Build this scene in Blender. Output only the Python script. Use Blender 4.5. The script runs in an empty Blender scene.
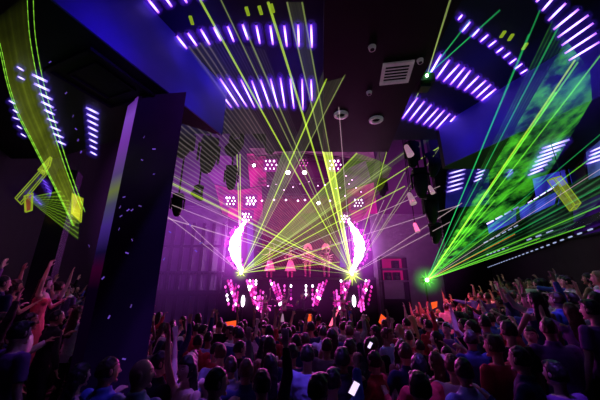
import bpy, bmesh, math, random
from mathutils import Vector, Matrix, noise
random.seed(11)
C = bpy.context.scene
COL = C.collection
PI = math.pi
F = 280.0; PITCH = math.atan(90/280.0); CZ = 2.45
cp, sp = math.cos(PITCH), math.sin(PITCH)
CEIL = 6.8; SOF = 5.6

# ------------------------------------------------------------------ survey helpers
def ray(px, py):
    x = px-300.0; u = 200.0-py
    return Vector((x, F*cp-u*sp, F*sp+u*cp))
def P(px, py, Y):
    r = ray(px, py); k = Y/r.y
    return Vector((r.x*k, Y, CZ+r.z*k))
def PS(px, py, Y, zmax=None):
    r = ray(px, py); zm = SOF-.06 if zmax is None else zmax
    if CZ+r.z*Y/r.y > zm: Y = (zm-CZ)*r.y/r.z
    return P(px, py, Y)
def PZ(px, py, z):
    r = ray(px, py); k = (z-CZ)/r.z
    return Vector((r.x*k, r.y*k, z))
def PW(px, py, a, b):            # vertical wall through plan points a, b
    r = ray(px, py)
    n = Vector((b[1]-a[1], -(b[0]-a[0])))
    k = (n.x*a[0]+n.y*a[1])/(n.x*r.x+n.y*r.y)
    return Vector((r.x*k, r.y*k, CZ+r.z*k))
def proj(p):
    x, y, z = p[0], p[1], p[2]-CZ
    d = y*cp+z*sp; u = -y*sp+z*cp
    return 300+F*x/d, 200-F*u/d

# ------------------------------------------------------------------ materials
def nt(name):
    m = bpy.data.materials.new(name); m.use_nodes = True
    t = m.node_tree; t.nodes.clear()
    o = t.nodes.new('ShaderNodeOutputMaterial')
    return m, t, o
def N(t, k, **kw):
    n = t.nodes.new(k)
    for a, v in kw.items(): setattr(n, a, v)
    return n
def surf(name, col, rough=0.5, metal=0.0, nscale=8.0, namt=0.3, bump=0.1, emis=None, es=0.0, spec=0.5):
    m, t, o = nt(name)
    b = N(t, 'ShaderNodeBsdfPrincipled')
    tc = N(t, 'ShaderNodeTexCoord'); nz = N(t, 'ShaderNodeTexNoise'); nz.inputs['Scale'].default_value = nscale
    nz.inputs['Detail'].default_value = 4
    t.links.new(tc.outputs['Object'], nz.inputs['Vector'])
    mx = N(t, 'ShaderNodeMix', data_type='RGBA')
    mx.inputs[6].default_value = tuple(c*(1-namt) for c in col)+(1,)
    mx.inputs[7].default_value = tuple(min(1, c*(1+namt)) for c in col)+(1,)
    t.links.new(nz.outputs[0], mx.inputs[0]); t.links.new(mx.outputs[2], b.inputs['Base Color'])
    b.inputs['Roughness'].default_value = rough; b.inputs['Metallic'].default_value = metal
    b.inputs['Specular IOR Level'].default_value = spec
    if bump:
        bp = N(t, 'ShaderNodeBump'); bp.inputs['Strength'].default_value = bump
        t.links.new(nz.outputs[0], bp.inputs['Height']); t.links.new(bp.outputs[0], b.inputs['Normal'])
    if emis:
        b.inputs['Emission Color'].default_value = tuple(emis)+(1,); b.inputs['Emission Strength'].default_value = es
    t.links.new(b.outputs[0], o.inputs[0])
    return m
def tint(name, rough=0.7, attr=False, weave=0, spec=0.3, hair=False):   # base colour = each object's own colour
    m, t, o = nt(name)
    b = N(t, 'ShaderNodeBsdfPrincipled'); oi = N(t, 'ShaderNodeObjectInfo')
    tc = N(t, 'ShaderNodeTexCoord'); nz = N(t, 'ShaderNodeTexNoise')
    nz.inputs['Scale'].default_value = 60 if hair else 9
    mp = N(t, 'ShaderNodeMapping'); mp.inputs['Scale'].default_value = (1, 1, .15 if hair else 1)
    t.links.new(tc.outputs['Object'], mp.inputs[0]); t.links.new(mp.outputs[0], nz.inputs['Vector'])
    mr = N(t, 'ShaderNodeMapRange'); mr.inputs[3].default_value = .7; mr.inputs[4].default_value = 1.15
    t.links.new(nz.outputs[0], mr.inputs[0])
    mx = N(t, 'ShaderNodeMix', data_type='RGBA', blend_type='MULTIPLY'); mx.inputs[0].default_value = 1
    t.links.new(oi.outputs['Color'], mx.inputs[6]); t.links.new(mr.outputs[0], mx.inputs[7])
    last = mx.outputs[2]
    if attr:
        at = N(t, 'ShaderNodeAttribute', attribute_name='Tint')
        m2 = N(t, 'ShaderNodeMix', data_type='RGBA', blend_type='MULTIPLY'); m2.inputs[0].default_value = 1
        t.links.new(last, m2.inputs[6]); t.links.new(at.outputs[0], m2.inputs[7]); last = m2.outputs[2]
    t.links.new(last, b.inputs['Base Color'])
    b.inputs['Roughness'].default_value = rough; b.inputs['Specular IOR Level'].default_value = spec
    bp = N(t, 'ShaderNodeBump'); bp.inputs['Strength'].default_value = .25; bp.inputs['Distance'].default_value = .01
    t.links.new(nz.outputs[0], bp.inputs['Height']); t.links.new(bp.outputs[0], b.inputs['Normal'])
    t.links.new(b.outputs[0], o.inputs[0]); return m
def glow(name, col, s, sample=False, gradient=None):
    m, t, o = nt(name)
    e = N(t, 'ShaderNodeEmission'); e.inputs[0].default_value = tuple(col)+(1,); e.inputs[1].default_value = s
    tc = N(t, 'ShaderNodeTexCoord'); nz = N(t, 'ShaderNodeTexNoise'); nz.inputs['Scale'].default_value = 3
    mr = N(t, 'ShaderNodeMapRange'); mr.inputs[3].default_value = s*.75; mr.inputs[4].default_value = s*1.25
    t.links.new(tc.outputs['Object'], nz.inputs['Vector']); t.links.new(nz.outputs[0], mr.inputs[0]); t.links.new(mr.outputs[0], e.inputs[1])
    t.links.new(e.outputs[0], o.inputs[0])
    if not sample: m.cycles.emission_sampling = 'NONE'
    return m
def beam_mat(name, col, s, fall=True):
    """light in haze: see-through, adds its own light, brightest near the projector (UV x = 0)"""
    m, t, o = nt(name)
    tr = N(t, 'ShaderNodeBsdfTransparent'); e = N(t, 'ShaderNodeEmission'); ad = N(t, 'ShaderNodeAddShader')
    e.inputs[0].default_value = tuple(col)+(1,)
    uv = N(t, 'ShaderNodeUVMap'); sx = N(t, 'ShaderNodeSeparateXYZ'); t.links.new(uv.outputs[0], sx.inputs[0])
    mr = N(t, 'ShaderNodeMapRange'); mr.inputs[3].default_value = s; mr.inputs[4].default_value = s*.35
    t.links.new(sx.outputs[0], mr.inputs[0])
    t.links.new(mr.outputs[0], e.inputs[1])
    t.links.new(tr.outputs[0], ad.inputs[0]); t.links.new(e.outputs[0], ad.inputs[1]); t.links.new(ad.outputs[0], o.inputs[0])
    m.cycles.emission_sampling = 'NONE'
    return m
def sheet_mat(name, col, s, lines=30, floor=.25, cloud=0.0, end=.2, cscale=1.2, col2=None, edge=0.0, absorb=0.0):
    m, t, o = nt(name)
    tr = N(t, 'ShaderNodeBsdfTransparent'); e = N(t, 'ShaderNodeEmission'); ad = N(t, 'ShaderNodeAddShader')
    tr.inputs[0].default_value = (1-absorb,)*3+(1,)
    e.inputs[0].default_value = tuple(col)+(1,)
    uv = N(t, 'ShaderNodeUVMap'); sx = N(t, 'ShaderNodeSeparateXYZ'); t.links.new(uv.outputs[0], sx.inputs[0])
    def math_(op, a, b=None):
        n = N(t, 'ShaderNodeMath', operation=op)
        for i, v in enumerate((a, b)):
            if v is None: continue
            if isinstance(v, (int, float)): n.inputs[i].default_value = v
            else: t.links.new(v, n.inputs[i])
        return n.outputs[0]
    if lines:
        w = math_('SINE', math_('MULTIPLY', sx.outputs[1], lines*2*PI))
        w = math_('POWER', math_('ADD', math_('MULTIPLY', w, .5), .5), 4.0)
        w = math_('ADD', math_('MULTIPLY', w, 1-floor), floor)
        nz = N(t, 'ShaderNodeTexNoise', noise_dimensions='1D'); nz.inputs['Scale'].default_value = lines*.7
        t.links.new(sx.outputs[1], nz.inputs['W'])
        w = math_('MULTIPLY', w, math_('MULTIPLY', nz.outputs[0], 2.0))
    else: w = math_('ADD', 1.0, 0.0)
    r = N(t, 'ShaderNodeMapRange'); r.inputs[3].default_value = s; r.inputs[4].default_value = s*end
    t.links.new(sx.outputs[0], r.inputs[0]); w = math_('MULTIPLY', w, r.outputs[0])
    if cloud:
        tc = N(t, 'ShaderNodeTexCoord'); n2 = N(t, 'ShaderNodeTexNoise'); n2.inputs['Scale'].default_value = cscale
        n2.inputs['Detail'].default_value = 6; n2.inputs['Roughness'].default_value = .65
        t.links.new(tc.outputs['Object'], n2.inputs['Vector'])
        r2 = N(t, 'ShaderNodeMapRange'); r2.inputs[1].default_value = .38; r2.inputs[2].default_value = .68
        r2.inputs[3].default_value = 1-cloud; r2.inputs[4].default_value = 1+cloud*.6
        t.links.new(n2.outputs[0], r2.inputs[0]); w = math_('MULTIPLY', w, r2.outputs[0])
        if col2:
            mx = N(t, 'ShaderNodeMix', data_type='RGBA'); mx.inputs[6].default_value = tuple(col2)+(1,); mx.inputs[7].default_value = tuple(col)+(1,)
            t.links.new(r2.outputs[0], mx.inputs[0]); t.links.new(mx.outputs[2], e.inputs[0])
    t.links.new(w, e.inputs[1])
    t.links.new(tr.outputs[0], ad.inputs[0]); t.links.new(e.outputs[0], ad.inputs[1]); t.links.new(ad.outputs[0], o.inputs[0])
    m.cycles.emission_sampling = 'NONE'
    return m
def glow_volume_mat(name, col, dens, power=1.5, noisy=0.5, nscale=1.5):
    """show light in smoke, and bloom, put in as volume emission fading to nothing at the rim of a unit sphere"""
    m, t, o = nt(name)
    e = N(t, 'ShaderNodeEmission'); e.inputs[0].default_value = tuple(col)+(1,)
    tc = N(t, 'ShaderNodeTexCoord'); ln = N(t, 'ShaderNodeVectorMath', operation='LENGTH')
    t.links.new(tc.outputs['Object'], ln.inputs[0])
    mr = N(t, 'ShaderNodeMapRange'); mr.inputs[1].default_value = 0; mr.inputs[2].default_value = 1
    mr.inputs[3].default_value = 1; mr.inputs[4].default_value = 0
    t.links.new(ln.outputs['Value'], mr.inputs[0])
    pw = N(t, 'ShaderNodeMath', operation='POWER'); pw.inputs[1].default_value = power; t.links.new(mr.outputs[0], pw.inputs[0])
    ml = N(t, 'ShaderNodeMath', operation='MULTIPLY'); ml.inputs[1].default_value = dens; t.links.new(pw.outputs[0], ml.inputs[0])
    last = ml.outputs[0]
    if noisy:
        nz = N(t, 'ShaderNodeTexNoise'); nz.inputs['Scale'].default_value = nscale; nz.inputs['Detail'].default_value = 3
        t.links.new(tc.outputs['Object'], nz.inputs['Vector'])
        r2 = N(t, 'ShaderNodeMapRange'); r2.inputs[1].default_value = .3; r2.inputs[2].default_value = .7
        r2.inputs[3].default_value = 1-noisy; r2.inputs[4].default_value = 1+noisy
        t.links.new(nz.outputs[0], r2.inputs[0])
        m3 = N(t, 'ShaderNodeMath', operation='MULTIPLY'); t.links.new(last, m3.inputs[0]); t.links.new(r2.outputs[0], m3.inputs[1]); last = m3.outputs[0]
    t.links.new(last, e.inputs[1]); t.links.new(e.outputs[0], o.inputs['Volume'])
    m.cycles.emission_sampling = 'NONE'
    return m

M = {}
M['black'] = surf('matte_black', (.012, .011, .016), .55, nscale=5, spec=.12)
M['blackgloss'] = surf('gloss_black', (.02, .016, .03), .25, nscale=2, bump=.02)
M['metal'] = surf('dark_metal', (.05, .05, .06), .35, .7)
M['truss'] = surf('truss_metal', (.12, .1, .14), .4, .8)
M['floor'] = surf('floor_dark', (.02, .018, .025), .35)
M['ceil'] = surf('ceiling_dark', (.016, .014, .04), .6, nscale=1.5, bump=.05, spec=.1)
M['panel'] = surf('ceiling_panel', (.009, .007, .01), .6, nscale=2, bump=.03, spec=.1)
M['fascia'] = surf('fascia_painted_light', (.06, .05, .3), .6, nscale=1.2)  # blue light on the soffit fascia is put into its base colour
M['wall'] = surf('wall_dark', (.018, .013, .022), .55, nscale=3, spec=.08)
M['wallp'] = surf('wall_plaster', (.25, .18, .3), .7, nscale=2)
M['column'] = surf('column_cladding', (.07, .03, .09), .4, nscale=3, bump=.04)
M['white'] = surf('white_enamel', (.75, .7, .72), .4, emis=(.3, .25, .3), es=.12)
M['skin'] = tint('skin', .55, attr=True)
M['cloth'] = tint('cloth', .85)
M['hair'] = tint('hair', .45, hair=True, spec=.5)
M['leather'] = surf('shoe_leather', (.02, .02, .02), .4)
def tube_mat(name, c0, c1, s):
    m, t, o = nt(name); e = N(t, 'ShaderNodeEmission'); tc = N(t, 'ShaderNodeTexCoord'); sx = N(t, 'ShaderNodeSeparateXYZ'); t.links.new(tc.outputs['Object'], sx.inputs[0])
    ab = N(t, 'ShaderNodeMath', operation='ABSOLUTE'); t.links.new(sx.outputs[2], ab.inputs[0])
    mr = N(t, 'ShaderNodeMapRange'); mr.inputs[1].default_value = .15; mr.inputs[2].default_value = .47; t.links.new(ab.outputs[0], mr.inputs[0])
    mx = N(t, 'ShaderNodeMix', data_type='RGBA'); mx.inputs[6].default_value = (*[c*s for c in c0], 1); mx.inputs[7].default_value = (*[c*s*.3 for c in c1], 1)
    t.links.new(mr.outputs[0], mx.inputs[0]); t.links.new(mx.outputs[2], e.inputs[0]); t.links.new(e.outputs[0], o.inputs[0]); m.cycles.emission_sampling = 'NONE'; return m
M['tube'] = tube_mat('violet_tube_light', (.48, .28, 1.0), (.42, .08, 1), 4.5)
M['tube2'] = tube_mat('pale_tube_light', (.55, .45, 1.0), (.3, .15, 1), 2.2)
M['tubedim'] = tube_mat('dim_tube_light', (.16, .06, .75), (.1, .03, .6), 1.0)
M['halo'] = beam_mat('tube_halo', (.12, .015, 1.0), .085); M['halo2'] = beam_mat('tube_halo_faint', (.10, .03, 1.0), .025)
M['led_w'] = glow('led_white', (1, .72, 1), 5)
M['led_p'] = glow('led_pink', (1, .10, .66), 1.5)
M['led_m'] = glow('led_magenta', (.8, .02, .38), .9)
M['led_d'] = glow('led_deep', (.35, .01, .3), .6)
M['cres'] = glow('crescent_light', (1, .62, 1), 14)
M['crespink'] = glow('crescent_edge', (1, .05, .8), 2.0)
M['violet'] = glow('violet_panel', (.22, .08, .6), .55)
M['orange'] = glow('orange_glow', (1, .10, .02), 1.1)
M['red'] = glow('red_glow', (1, .01, .02), 1.6)
M['dots'] = glow('dotted_light', (.5, .6, 1), .7)
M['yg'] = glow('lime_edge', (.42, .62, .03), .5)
M['src'] = glow('laser_lens', (.75, 1, .2), 30)
M['srcg'] = glow('laser_lens_green', (.3, 1, .35), 20)
M['phone'] = glow('phone_screen', (.8, .62, 1), 1.3)

# ------------------------------------------------------------------ object helpers
def link(o, parent=None):
    COL.objects.link(o)
    if parent: o.parent = parent
    return o
def obj(name, bm, mat, parent=None, smooth=False):
    me = bpy.data.meshes.new(name)
    if isinstance(bm, bmesh.types.BMesh):
        bmesh.ops.recalc_face_normals(bm, faces=bm.faces)
        bm.to_mesh(me); bm.free()
    else: me = bm
    if smooth:
        for p in me.polygons: p.use_smooth = True
    me.materials.append(mat) if mat and not me.materials else None
    return link(bpy.data.objects.new(name, me), parent)
def tag(o, label, cat, group=None, kind=None):
    if label: o['label'] = label
    if cat: o['category'] = cat
    if group: o['group'] = group
    if kind: o['kind'] = kind
    return o
def struct(name, bm, mat): 
    o = obj(name, bm, mat); o['kind'] = 'structure'; return o
def empty(name, loc=(0, 0, 0), rz=0, label=None, cat=None, group=None):
    o = bpy.data.objects.new(name, None); link(o); o.location = loc; o.rotation_euler = (0, 0, rz)
    o.empty_display_size = .1
    return tag(o, label, cat, group)
def box(bm, c, s, rot=None):
    r = bmesh.ops.create_cube(bm, size=1)
    mt = Matrix.Translation(Vector(c)) @ (rot.to_4x4() if rot else Matrix()) @ Matrix.Diagonal((s[0], s[1], s[2], 1))
    bmesh.ops.transform(bm, matrix=mt, verts=r['verts']); return r['verts']
def ball(bm, c, r, seg=12, rings=8, scl=(1, 1, 1)):
    q = bmesh.ops.create_uvsphere(bm, u_segments=seg, v_segments=rings, radius=r)
    bmesh.ops.transform(bm, matrix=Matrix.Translation(Vector(c)) @ Matrix.Diagonal((*scl, 1)), verts=q['verts']); return q['verts']
def frame(d):
    d = Vector(d).normalized()
    a = Vector((0, 0, 1)) if abs(d.z) < .9 else Vector((1, 0, 0))
    u = d.cross(a).normalized(); return u, d.cross(u).normalized(), d
def cone(bm, a, b, r0, r1, seg=10, caps=True, uvl=None):
    a, b = Vector(a), Vector(b); u, v, d = frame(b-a)
    R = []
    for p, r in ((a, r0), (b, r1)):
        R.append([bm.verts.new(p+(u*math.cos(t)+v*math.sin(t))*r) for t in (2*PI*i/seg for i in range(seg))])
    for i in range(seg):
        f = bm.faces.new((R[0][i], R[0][(i+1) % seg], R[1][(i+1) % seg], R[1][i]))
        if uvl:
            for l, q in zip(f.loops, (0, 0, 1, 1)): l[uvl].uv = (q, .5)
    if caps: bm.faces.new(R[0][::-1]); bm.faces.new(R[1])
def capsule(bm, a, b, r0, r1, seg=12):
    cone(bm, a, b, r0, r1, seg); ball(bm, a, r0, seg, 8); ball(bm, b, r1, seg, 8)
def loft(bm, rings, seg=18):      # rings: (centre, rx, ry)
    R = []
    for c, rx, ry in rings:
        c = Vector(c); R.append([bm.verts.new(c+Vector((rx*math.cos(t), ry*math.sin(t), 0))) for t in (2*PI*i/seg for i in range(seg))])
    for a, b in zip(R, R[1:]):
        for i in range(seg): bm.faces.new((a[i], a[(i+1) % seg], b[(i+1) % seg], b[i]))
    bm.faces.new(R[0][::-1]); bm.faces.new(R[-1])
def tubepath(bm, pts, r, seg=8):
    for a, b in zip(pts, pts[1:]): cone(bm, a, b, r, r, seg)
    for p in pts[1:-1]: ball(bm, p, r, seg, 6)
def quad(bm, pts, uvl=None, uvs=None):
    f = bm.faces.new([bm.verts.new(Vector(p)) for p in pts])
    if uvl:
        for l, q in zip(f.loops, uvs): l[uvl].uv = q
    return f
def slab(bm, poly, z0, z1):
    a = [bm.verts.new((p[0], p[1], z0)) for p in poly]; b = [bm.verts.new((p[0], p[1], z1)) for p in poly]
    n = len(poly)
    bm.faces.new(a); bm.faces.new(b[::-1])
    for i in range(n): bm.faces.new((a[i], b[i], b[(i+1) % n], a[(i+1) % n]))
def plate(bm, pts, n, th):       # polygon extruded along n
    n = Vector(n).normalized()*th
    a = [bm.verts.new(Vector(p)) for p in pts]; b = [bm.verts.new(Vector(p)+n) for p in pts]
    k = len(pts); bm.faces.new(a[::-1]); bm.faces.new(b)
    for i in range(k): bm.faces.new((a[i], a[(i+1) % k], b[(i+1) % k], b[i]))

# ------------------------------------------------------------------ camera, world
cam = bpy.data.cameras.new('camera'); co = bpy.data.objects.new('camera', cam); COL.objects.link(co)
cam.sensor_width = 36; cam.lens = F/600*36; cam.clip_start = .02; cam.clip_end = 200
co.location = (0, 0, CZ); co.rotation_euler = (PI/2+PITCH, 0, 0); C.camera = co
w = bpy.data.worlds.new('World'); C.world = w; w.use_nodes = True
bg = w.node_tree.nodes['Background']; bg.inputs[0].default_value = (.06, .02, .2, 1); bg.inputs[1].default_value = .008
C.view_settings.view_transform = 'Standard'; C.view_settings.look = 'None'
C.cycles.use_denoising = True
C.cycles.transparent_max_bounces = 64; C.cycles.max_bounces = 5; C.cycles.volume_bounces = 0
C.cycles.sample_clamp_indirect = 3.0; C.cycles.volume_max_steps = 96

# ------------------------------------------------------------------ the room
WR = ((4.4, 0.0), (11.9, 17.5)); WL = ((-4.6, 0.0), (-11.9, 17.5))
def wall(name, a, b, z0, z1, mat, th=.25):
    a, b = Vector((*a, 0)), Vector((*b, 0)); d = (b-a).normalized(); n = Vector((d.y, -d.x, 0))*th
    bm = bmesh.new(); slab(bm, [a, b, b+n, a+n], z0, z1); return struct(name, bm, mat)
bm = bmesh.new(); slab(bm, [(-14, -2), (14, -2), (14, 20), (-14, 20)], -.2, 0); struct('floor', bm, M['floor'])
def ext(l, t): a, b = Vector(l[0]), Vector(l[1]); return tuple(a+(b-a)*t)
wall('wall_right', ext(WR, -.12), ext(WR, 1.1), 0, 11.5, M['wall'])
wall('wall_left', ext(WL, 1.1), ext(WL, -.12), 0, 11.5, M['wall'])
bm = bmesh.new(); slab(bm, [(-14, 18.6), (14, 18.6), (14, 18.85), (-14, 18.85)], 0, 11.5); struct('wall_back', bm, M['wall'])
# main ceiling over the dance floor, with the stage ceiling above it further back
CE = 8.3
xl0, xl1, xr0, xr1 = PZ(262, 116, CEIL).x, PZ(266, 150, CEIL).x, PZ(384, 132, CEIL).x, PZ(384, 150, CEIL).x
bm = bmesh.new(); slab(bm, [(-14, -2), (14, -2), (14, 7.55), (xr0, 7.55), (xr1, CE), (xl1, CE), (xl0, 7.2), (-14, 7.2)], CEIL, CEIL+.3)
slab(bm, [(-14, 7), (14, 7), (14, 20), (-14, 20)], 11.5, 11.7); slab(bm, [(-14, 7), (14, 7), (14, 7.15), (-14, 7.15)], CEIL+.3, 11.5)
struct('ceiling', bm, M['ceil'])
# left and right soffits (dark underside, blue light put into the edge colour)
e0, e1 = PZ(50, 0, SOF), PZ(218, 133, SOF)
d = (e1-e0)/(e1.y-e0.y)
ea = e0-d*(e0.y+1.5); eb = e1+d*.1
SL = [(-14, -1.5), (ea.x, -1.5), (eb.x, eb.y), PZ(176, 122, SOF)[:2], (-6.2, 6.4), (-14, 6.4)]
bm = bmesh.new(); slab(bm, SL, SOF, CEIL); struct('ceiling_soffit_left', bm, M['black'])
f0, f1 = PZ(600, 97, SOF), PZ(446, 166, SOF)
d2 = (f1-f0)/(f1.y-f0.y)
fa = f0-d2*(f0.y+1.5)
SR = [(14, -1.5), (14, f1.y+.2), (f1.x, f1.y+.2), (f1.x, f1.y), (fa.x, -1.5)]
bm = bmesh.new(); slab(bm, SR, SOF, CEIL); struct('ceiling_soffit_right', bm, M['black'])
SLE = (tuple(ea[:2]), tuple(eb[:2])); SRE = (tuple(fa[:2]), tuple(f1[:2]))
for k_, (q0, q1, sg) in enumerate((SLE+(1,), SRE+(-1,))):
    q0, q1 = Vector(q0), Vector(q1); dq = (q1-q0).normalized(); nq = Vector((dq.y, -dq.x))*sg*.03
    bm = bmesh.new(); slab(bm, [q0, q1, q1+nq, q0+nq], SOF, CEIL); struct('trim_%d' % (4+k_), bm, M['fascia'])
# recessed square moulding in the left soffit
for k, (s, z) in enumerate(((1.0, .05), (.62, .03))):
    cc = PZ(103, 82, SOF)
    bm = bmesh.new()
    rz = Matrix.Rotation(-.38, 3, 'Z')
    for dx, dy, lx, ly in ((0, .5, 1, .06), (0, -.5, 1, .06), (.5, 0, .06, 1.06), (-.5, 0, .06, 1.06)):
        v = rz @ Vector((dx*s, dy*s, 0)); box(bm, (cc.x+v.x, cc.y+v.y, SOF-z/2), (lx*s, ly*s, z), rz)
    struct('trim_%d' % (k+1), bm, M['wall'])
# central ceiling panel, a step lower than the tube coffers
CP = CEIL-.35
pa = [PZ(x, y, CP) for x, y in ((324, 12), (323, 152), (388, 152), (412, 92), (424, 74), (455, 12))]
near = [(pa[0].x, -1), (pa[-1].x+.1, -1)]
bm = bmesh.new(); slab(bm, [near[0]]+[p[:2] for p in pa]+[near[1]], CP, CEIL); struct('ceiling_panel_centre', bm, M['panel'])

# tiers for the crowd at the sides
def tier(name, poly, z0, z1, mat=M['floor']):
    bm = bmesh.new(); slab(bm, poly, z0, z1); struct(name, bm, mat)
TIERS = []
def on_right(off):     # a line parallel to the right wall, off metres inside it
    a, b = Vector(WR[0]), Vector(WR[1]); d = (b-a).normalized(); n = Vector((-d.y, d.x))
    return a+n*off-d*.5, b+n*off
for off, z, z0 in ((3.6, .3, 0), (2.5, .6, .3), (1.4, 1.0, .6)):
    a, b = on_right(off); c, e = on_right(0.02)
    tier('floor_tier_right', [a, b, e, c], z0, z); TIERS.append(('R', off, z))
def on_left(off):
    a, b = Vector(WL[0]), Vector(WL[1]); d = (b-a).normalized(); n = Vector((d.y, -d.x))
    return a+n*off-d*.5, b+n*off
for off, z, z0 in ((3.0, .4, 0), (1.9, .9, .4)):
    a, b = on_left(off); c, e = on_left(0.02)
    tier('floor_tier_left', [a, c, e, b], z0, z); TIERS.append(('L', off, z))
def ground(x, y):
    z = 0
    for s, W in (('R', WR), ('L', WL)):
        a, b = Vector(W[0]), Vector(W[1]); d = (b-a).normalized(); n = Vector((-d.y, d.x)) if s == 'R' else Vector((d.y, -d.x))
        off = (Vector((x, y))-a).dot(n)
        for t, o, h in TIERS:
            if t == s and off < o: z = max(z, h)
        if off < .5: z = -1
    return z

# ------------------------------------------------------------------ big column at left
YC = 4.0
a_ = P(66, 390, YC+.22); b_ = P(77, 390, YC); c_ = P(142, 390, YC-.1)
col_t = empty('column', (b_.x, b_.y, 0), 0, 'broad dark violet column leaning over the left of the crowd', 'column')
def colpart(name, pts, z0, z1, mat):
    bm = bmesh.new(); slab(bm, [(p[0]-b_.x, p[1]-b_.y) for p in pts], z0, z1); return obj(name, bm, mat, col_t)
back = (c_.x-.36, c_.y+.6); backl = (a_.x-.1, a_.y+.5)
gz = 0
colpart('shaft', [b_, c_, back, backl, a_], .0, SOF, M['column'])
bm = bmesh.new()
m, t, o = nt('column_edge_painted_light'); M['coledge'] = m  # violet and lime light on this side is painted by an emission ramp
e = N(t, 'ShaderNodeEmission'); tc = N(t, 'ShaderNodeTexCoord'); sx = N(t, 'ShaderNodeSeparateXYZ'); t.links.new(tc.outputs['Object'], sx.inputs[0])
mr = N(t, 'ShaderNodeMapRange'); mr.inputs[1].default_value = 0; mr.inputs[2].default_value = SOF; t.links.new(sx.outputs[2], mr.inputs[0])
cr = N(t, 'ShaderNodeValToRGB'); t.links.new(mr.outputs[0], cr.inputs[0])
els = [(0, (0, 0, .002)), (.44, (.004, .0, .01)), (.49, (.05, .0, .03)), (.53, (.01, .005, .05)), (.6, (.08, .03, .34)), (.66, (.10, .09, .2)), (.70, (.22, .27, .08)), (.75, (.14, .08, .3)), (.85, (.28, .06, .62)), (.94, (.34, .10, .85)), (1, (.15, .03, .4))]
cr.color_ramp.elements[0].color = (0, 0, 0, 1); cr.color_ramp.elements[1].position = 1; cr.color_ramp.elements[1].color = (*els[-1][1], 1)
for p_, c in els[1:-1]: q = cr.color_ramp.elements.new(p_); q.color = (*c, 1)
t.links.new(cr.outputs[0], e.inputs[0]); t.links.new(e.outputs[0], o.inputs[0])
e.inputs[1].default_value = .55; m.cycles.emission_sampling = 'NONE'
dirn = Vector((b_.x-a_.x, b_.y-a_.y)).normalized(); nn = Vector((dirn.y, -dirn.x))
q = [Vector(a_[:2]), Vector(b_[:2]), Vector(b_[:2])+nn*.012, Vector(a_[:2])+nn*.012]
e_ = colpart('painted_light_strip', q, .02, SOF-.02, m); e_['label'] = 'narrow side with violet and lime light painted in'

# black pillar in the left background
p0 = PW(47, 262, ext(((WL[0][0]+1.2, 0), (WL[1][0]+1.2, 17.5)), 0), (WL[1][0]+1.2, 17.5))
bm = bmesh.new(); slab(bm, [(-.22, -.22), (.22, -.22), (.22, .22), (-.22, .22)], 0, SOF-.0); 
pl = empty('pillar', (p0.x, p0.y, 0), .4, 'black square pillar behind the woman in the pink dress', 'pillar')
obj('shaft', bm, M['blackgloss'], pl)
bm = bmesh.new(); box(bm, (0, 0, 1.2), (.52, .52, .2)); obj('base', bm, M['black'], pl)

# ------------------------------------------------------------------ LED tubes
TUBE_MESH = {}
def tube(a, b, label, group, mat='tube', r=.028, halo=True, grp='led_tube'):
    a, b = Vector(a), Vector(b); L = (b-a).length; mid = (a+b)/2
    u, v, dd = frame(b-a)
    o = bpy.data.objects.new('led_tube', None); link(o); tag(o, label, 'tube light', group)
    o.location = mid; o.rotation_mode = 'QUATERNION'; o.rotation_quaternion = (b-a).to_track_quat('Z', 'X')
    key = (mat, r, halo)
    if key not in TUBE_MESH:
        bm = bmesh.new(); cone(bm, (0, 0, -.47), (0, 0, .47), r, r, 8)
        me = bpy.data.meshes.new('lamp'); bm.to_mesh(me); bm.free(); me.materials.append(M[mat])
        bm = bmesh.new(); cone(bm, (0, 0, -.5), (0, 0, -.47), r*1.2, r*1.2, 8); cone(bm, (0, 0, .47), (0, 0, .5), r*1.2, r*1.2, 8)
        m2 = bpy.data.meshes.new('end_cap'); bm.to_mesh(m2); bm.free(); m2.materials.append(M['metal'])
        h = None
        if halo:
            bm = bmesh.new(); uvl = bm.loops.layers.uv.new('UVMap')
            for k, rr in enumerate((1.7, 2.5, 3.5, 4.6, 6.0)):
                for e0_, e1_, a_0, a_1 in ((-.5-.012*k, -.40, .5, 1), (-.40, .40, 1, 1), (.40, .5+.012*k, 1, .5)): cone(bm, (0, 0, e0_), (0, 0, e1_), r*rr*a_0, r*rr*a_1, 12, False, uvl)
            h = bpy.data.meshes.new('glow'); bm.to_mesh(h); bm.free(); h.materials.append(M['halo'] if (mat == 'tube' and r > .0125) else M['halo2'])
        TUBE_MESH[key] = (me, m2, h)
    for nm, me in zip(('lamp', 'end_cap', 'glow'), TUBE_MESH[key]):
        if me is None: continue
        c = link(bpy.data.objects.new(nm, me), o); c.scale = (1, 1, L)
def row(segs, z, words, group, mat='tube', r=.017):
    n = len(segs); od = ['first', 'second', 'third', 'fourth', 'fifth', 'sixth', 'seventh', 'eighth', 'ninth', 'tenth', 'eleventh', 'twelfth', 'thirteenth', 'fourteenth', 'fifteenth']
    for i, s in enumerate(segs):
        a, b = (PZ(s[0], s[1], z), PZ(s[2], s[3], z))
        tube(a, b, '%s, %s from the left' % (words, od[i]), group, mat, r)
RA = [(122, 9, 138, 27), (133, 3, 146, 17), (147, -2, 159, 13), (160, -10, 172, 7), (178, -14, 187, 3), (196, -18, 203, 0)]
RB = [(153, 41, 164, 52), (163, 36, 175, 51), (176, 35, 187, 49), (187, 32, 197, 46), (200, 28, 210, 45), (213, 26, 221, 41), (227, 25, 234, 42), (242, 23, 248, 40), (256, 24, 260, 44), (270, 24, 273, 45), (284, 24, 287, 47), (298, 23, 299, 47), (311, 23, 312, 48)]
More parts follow.
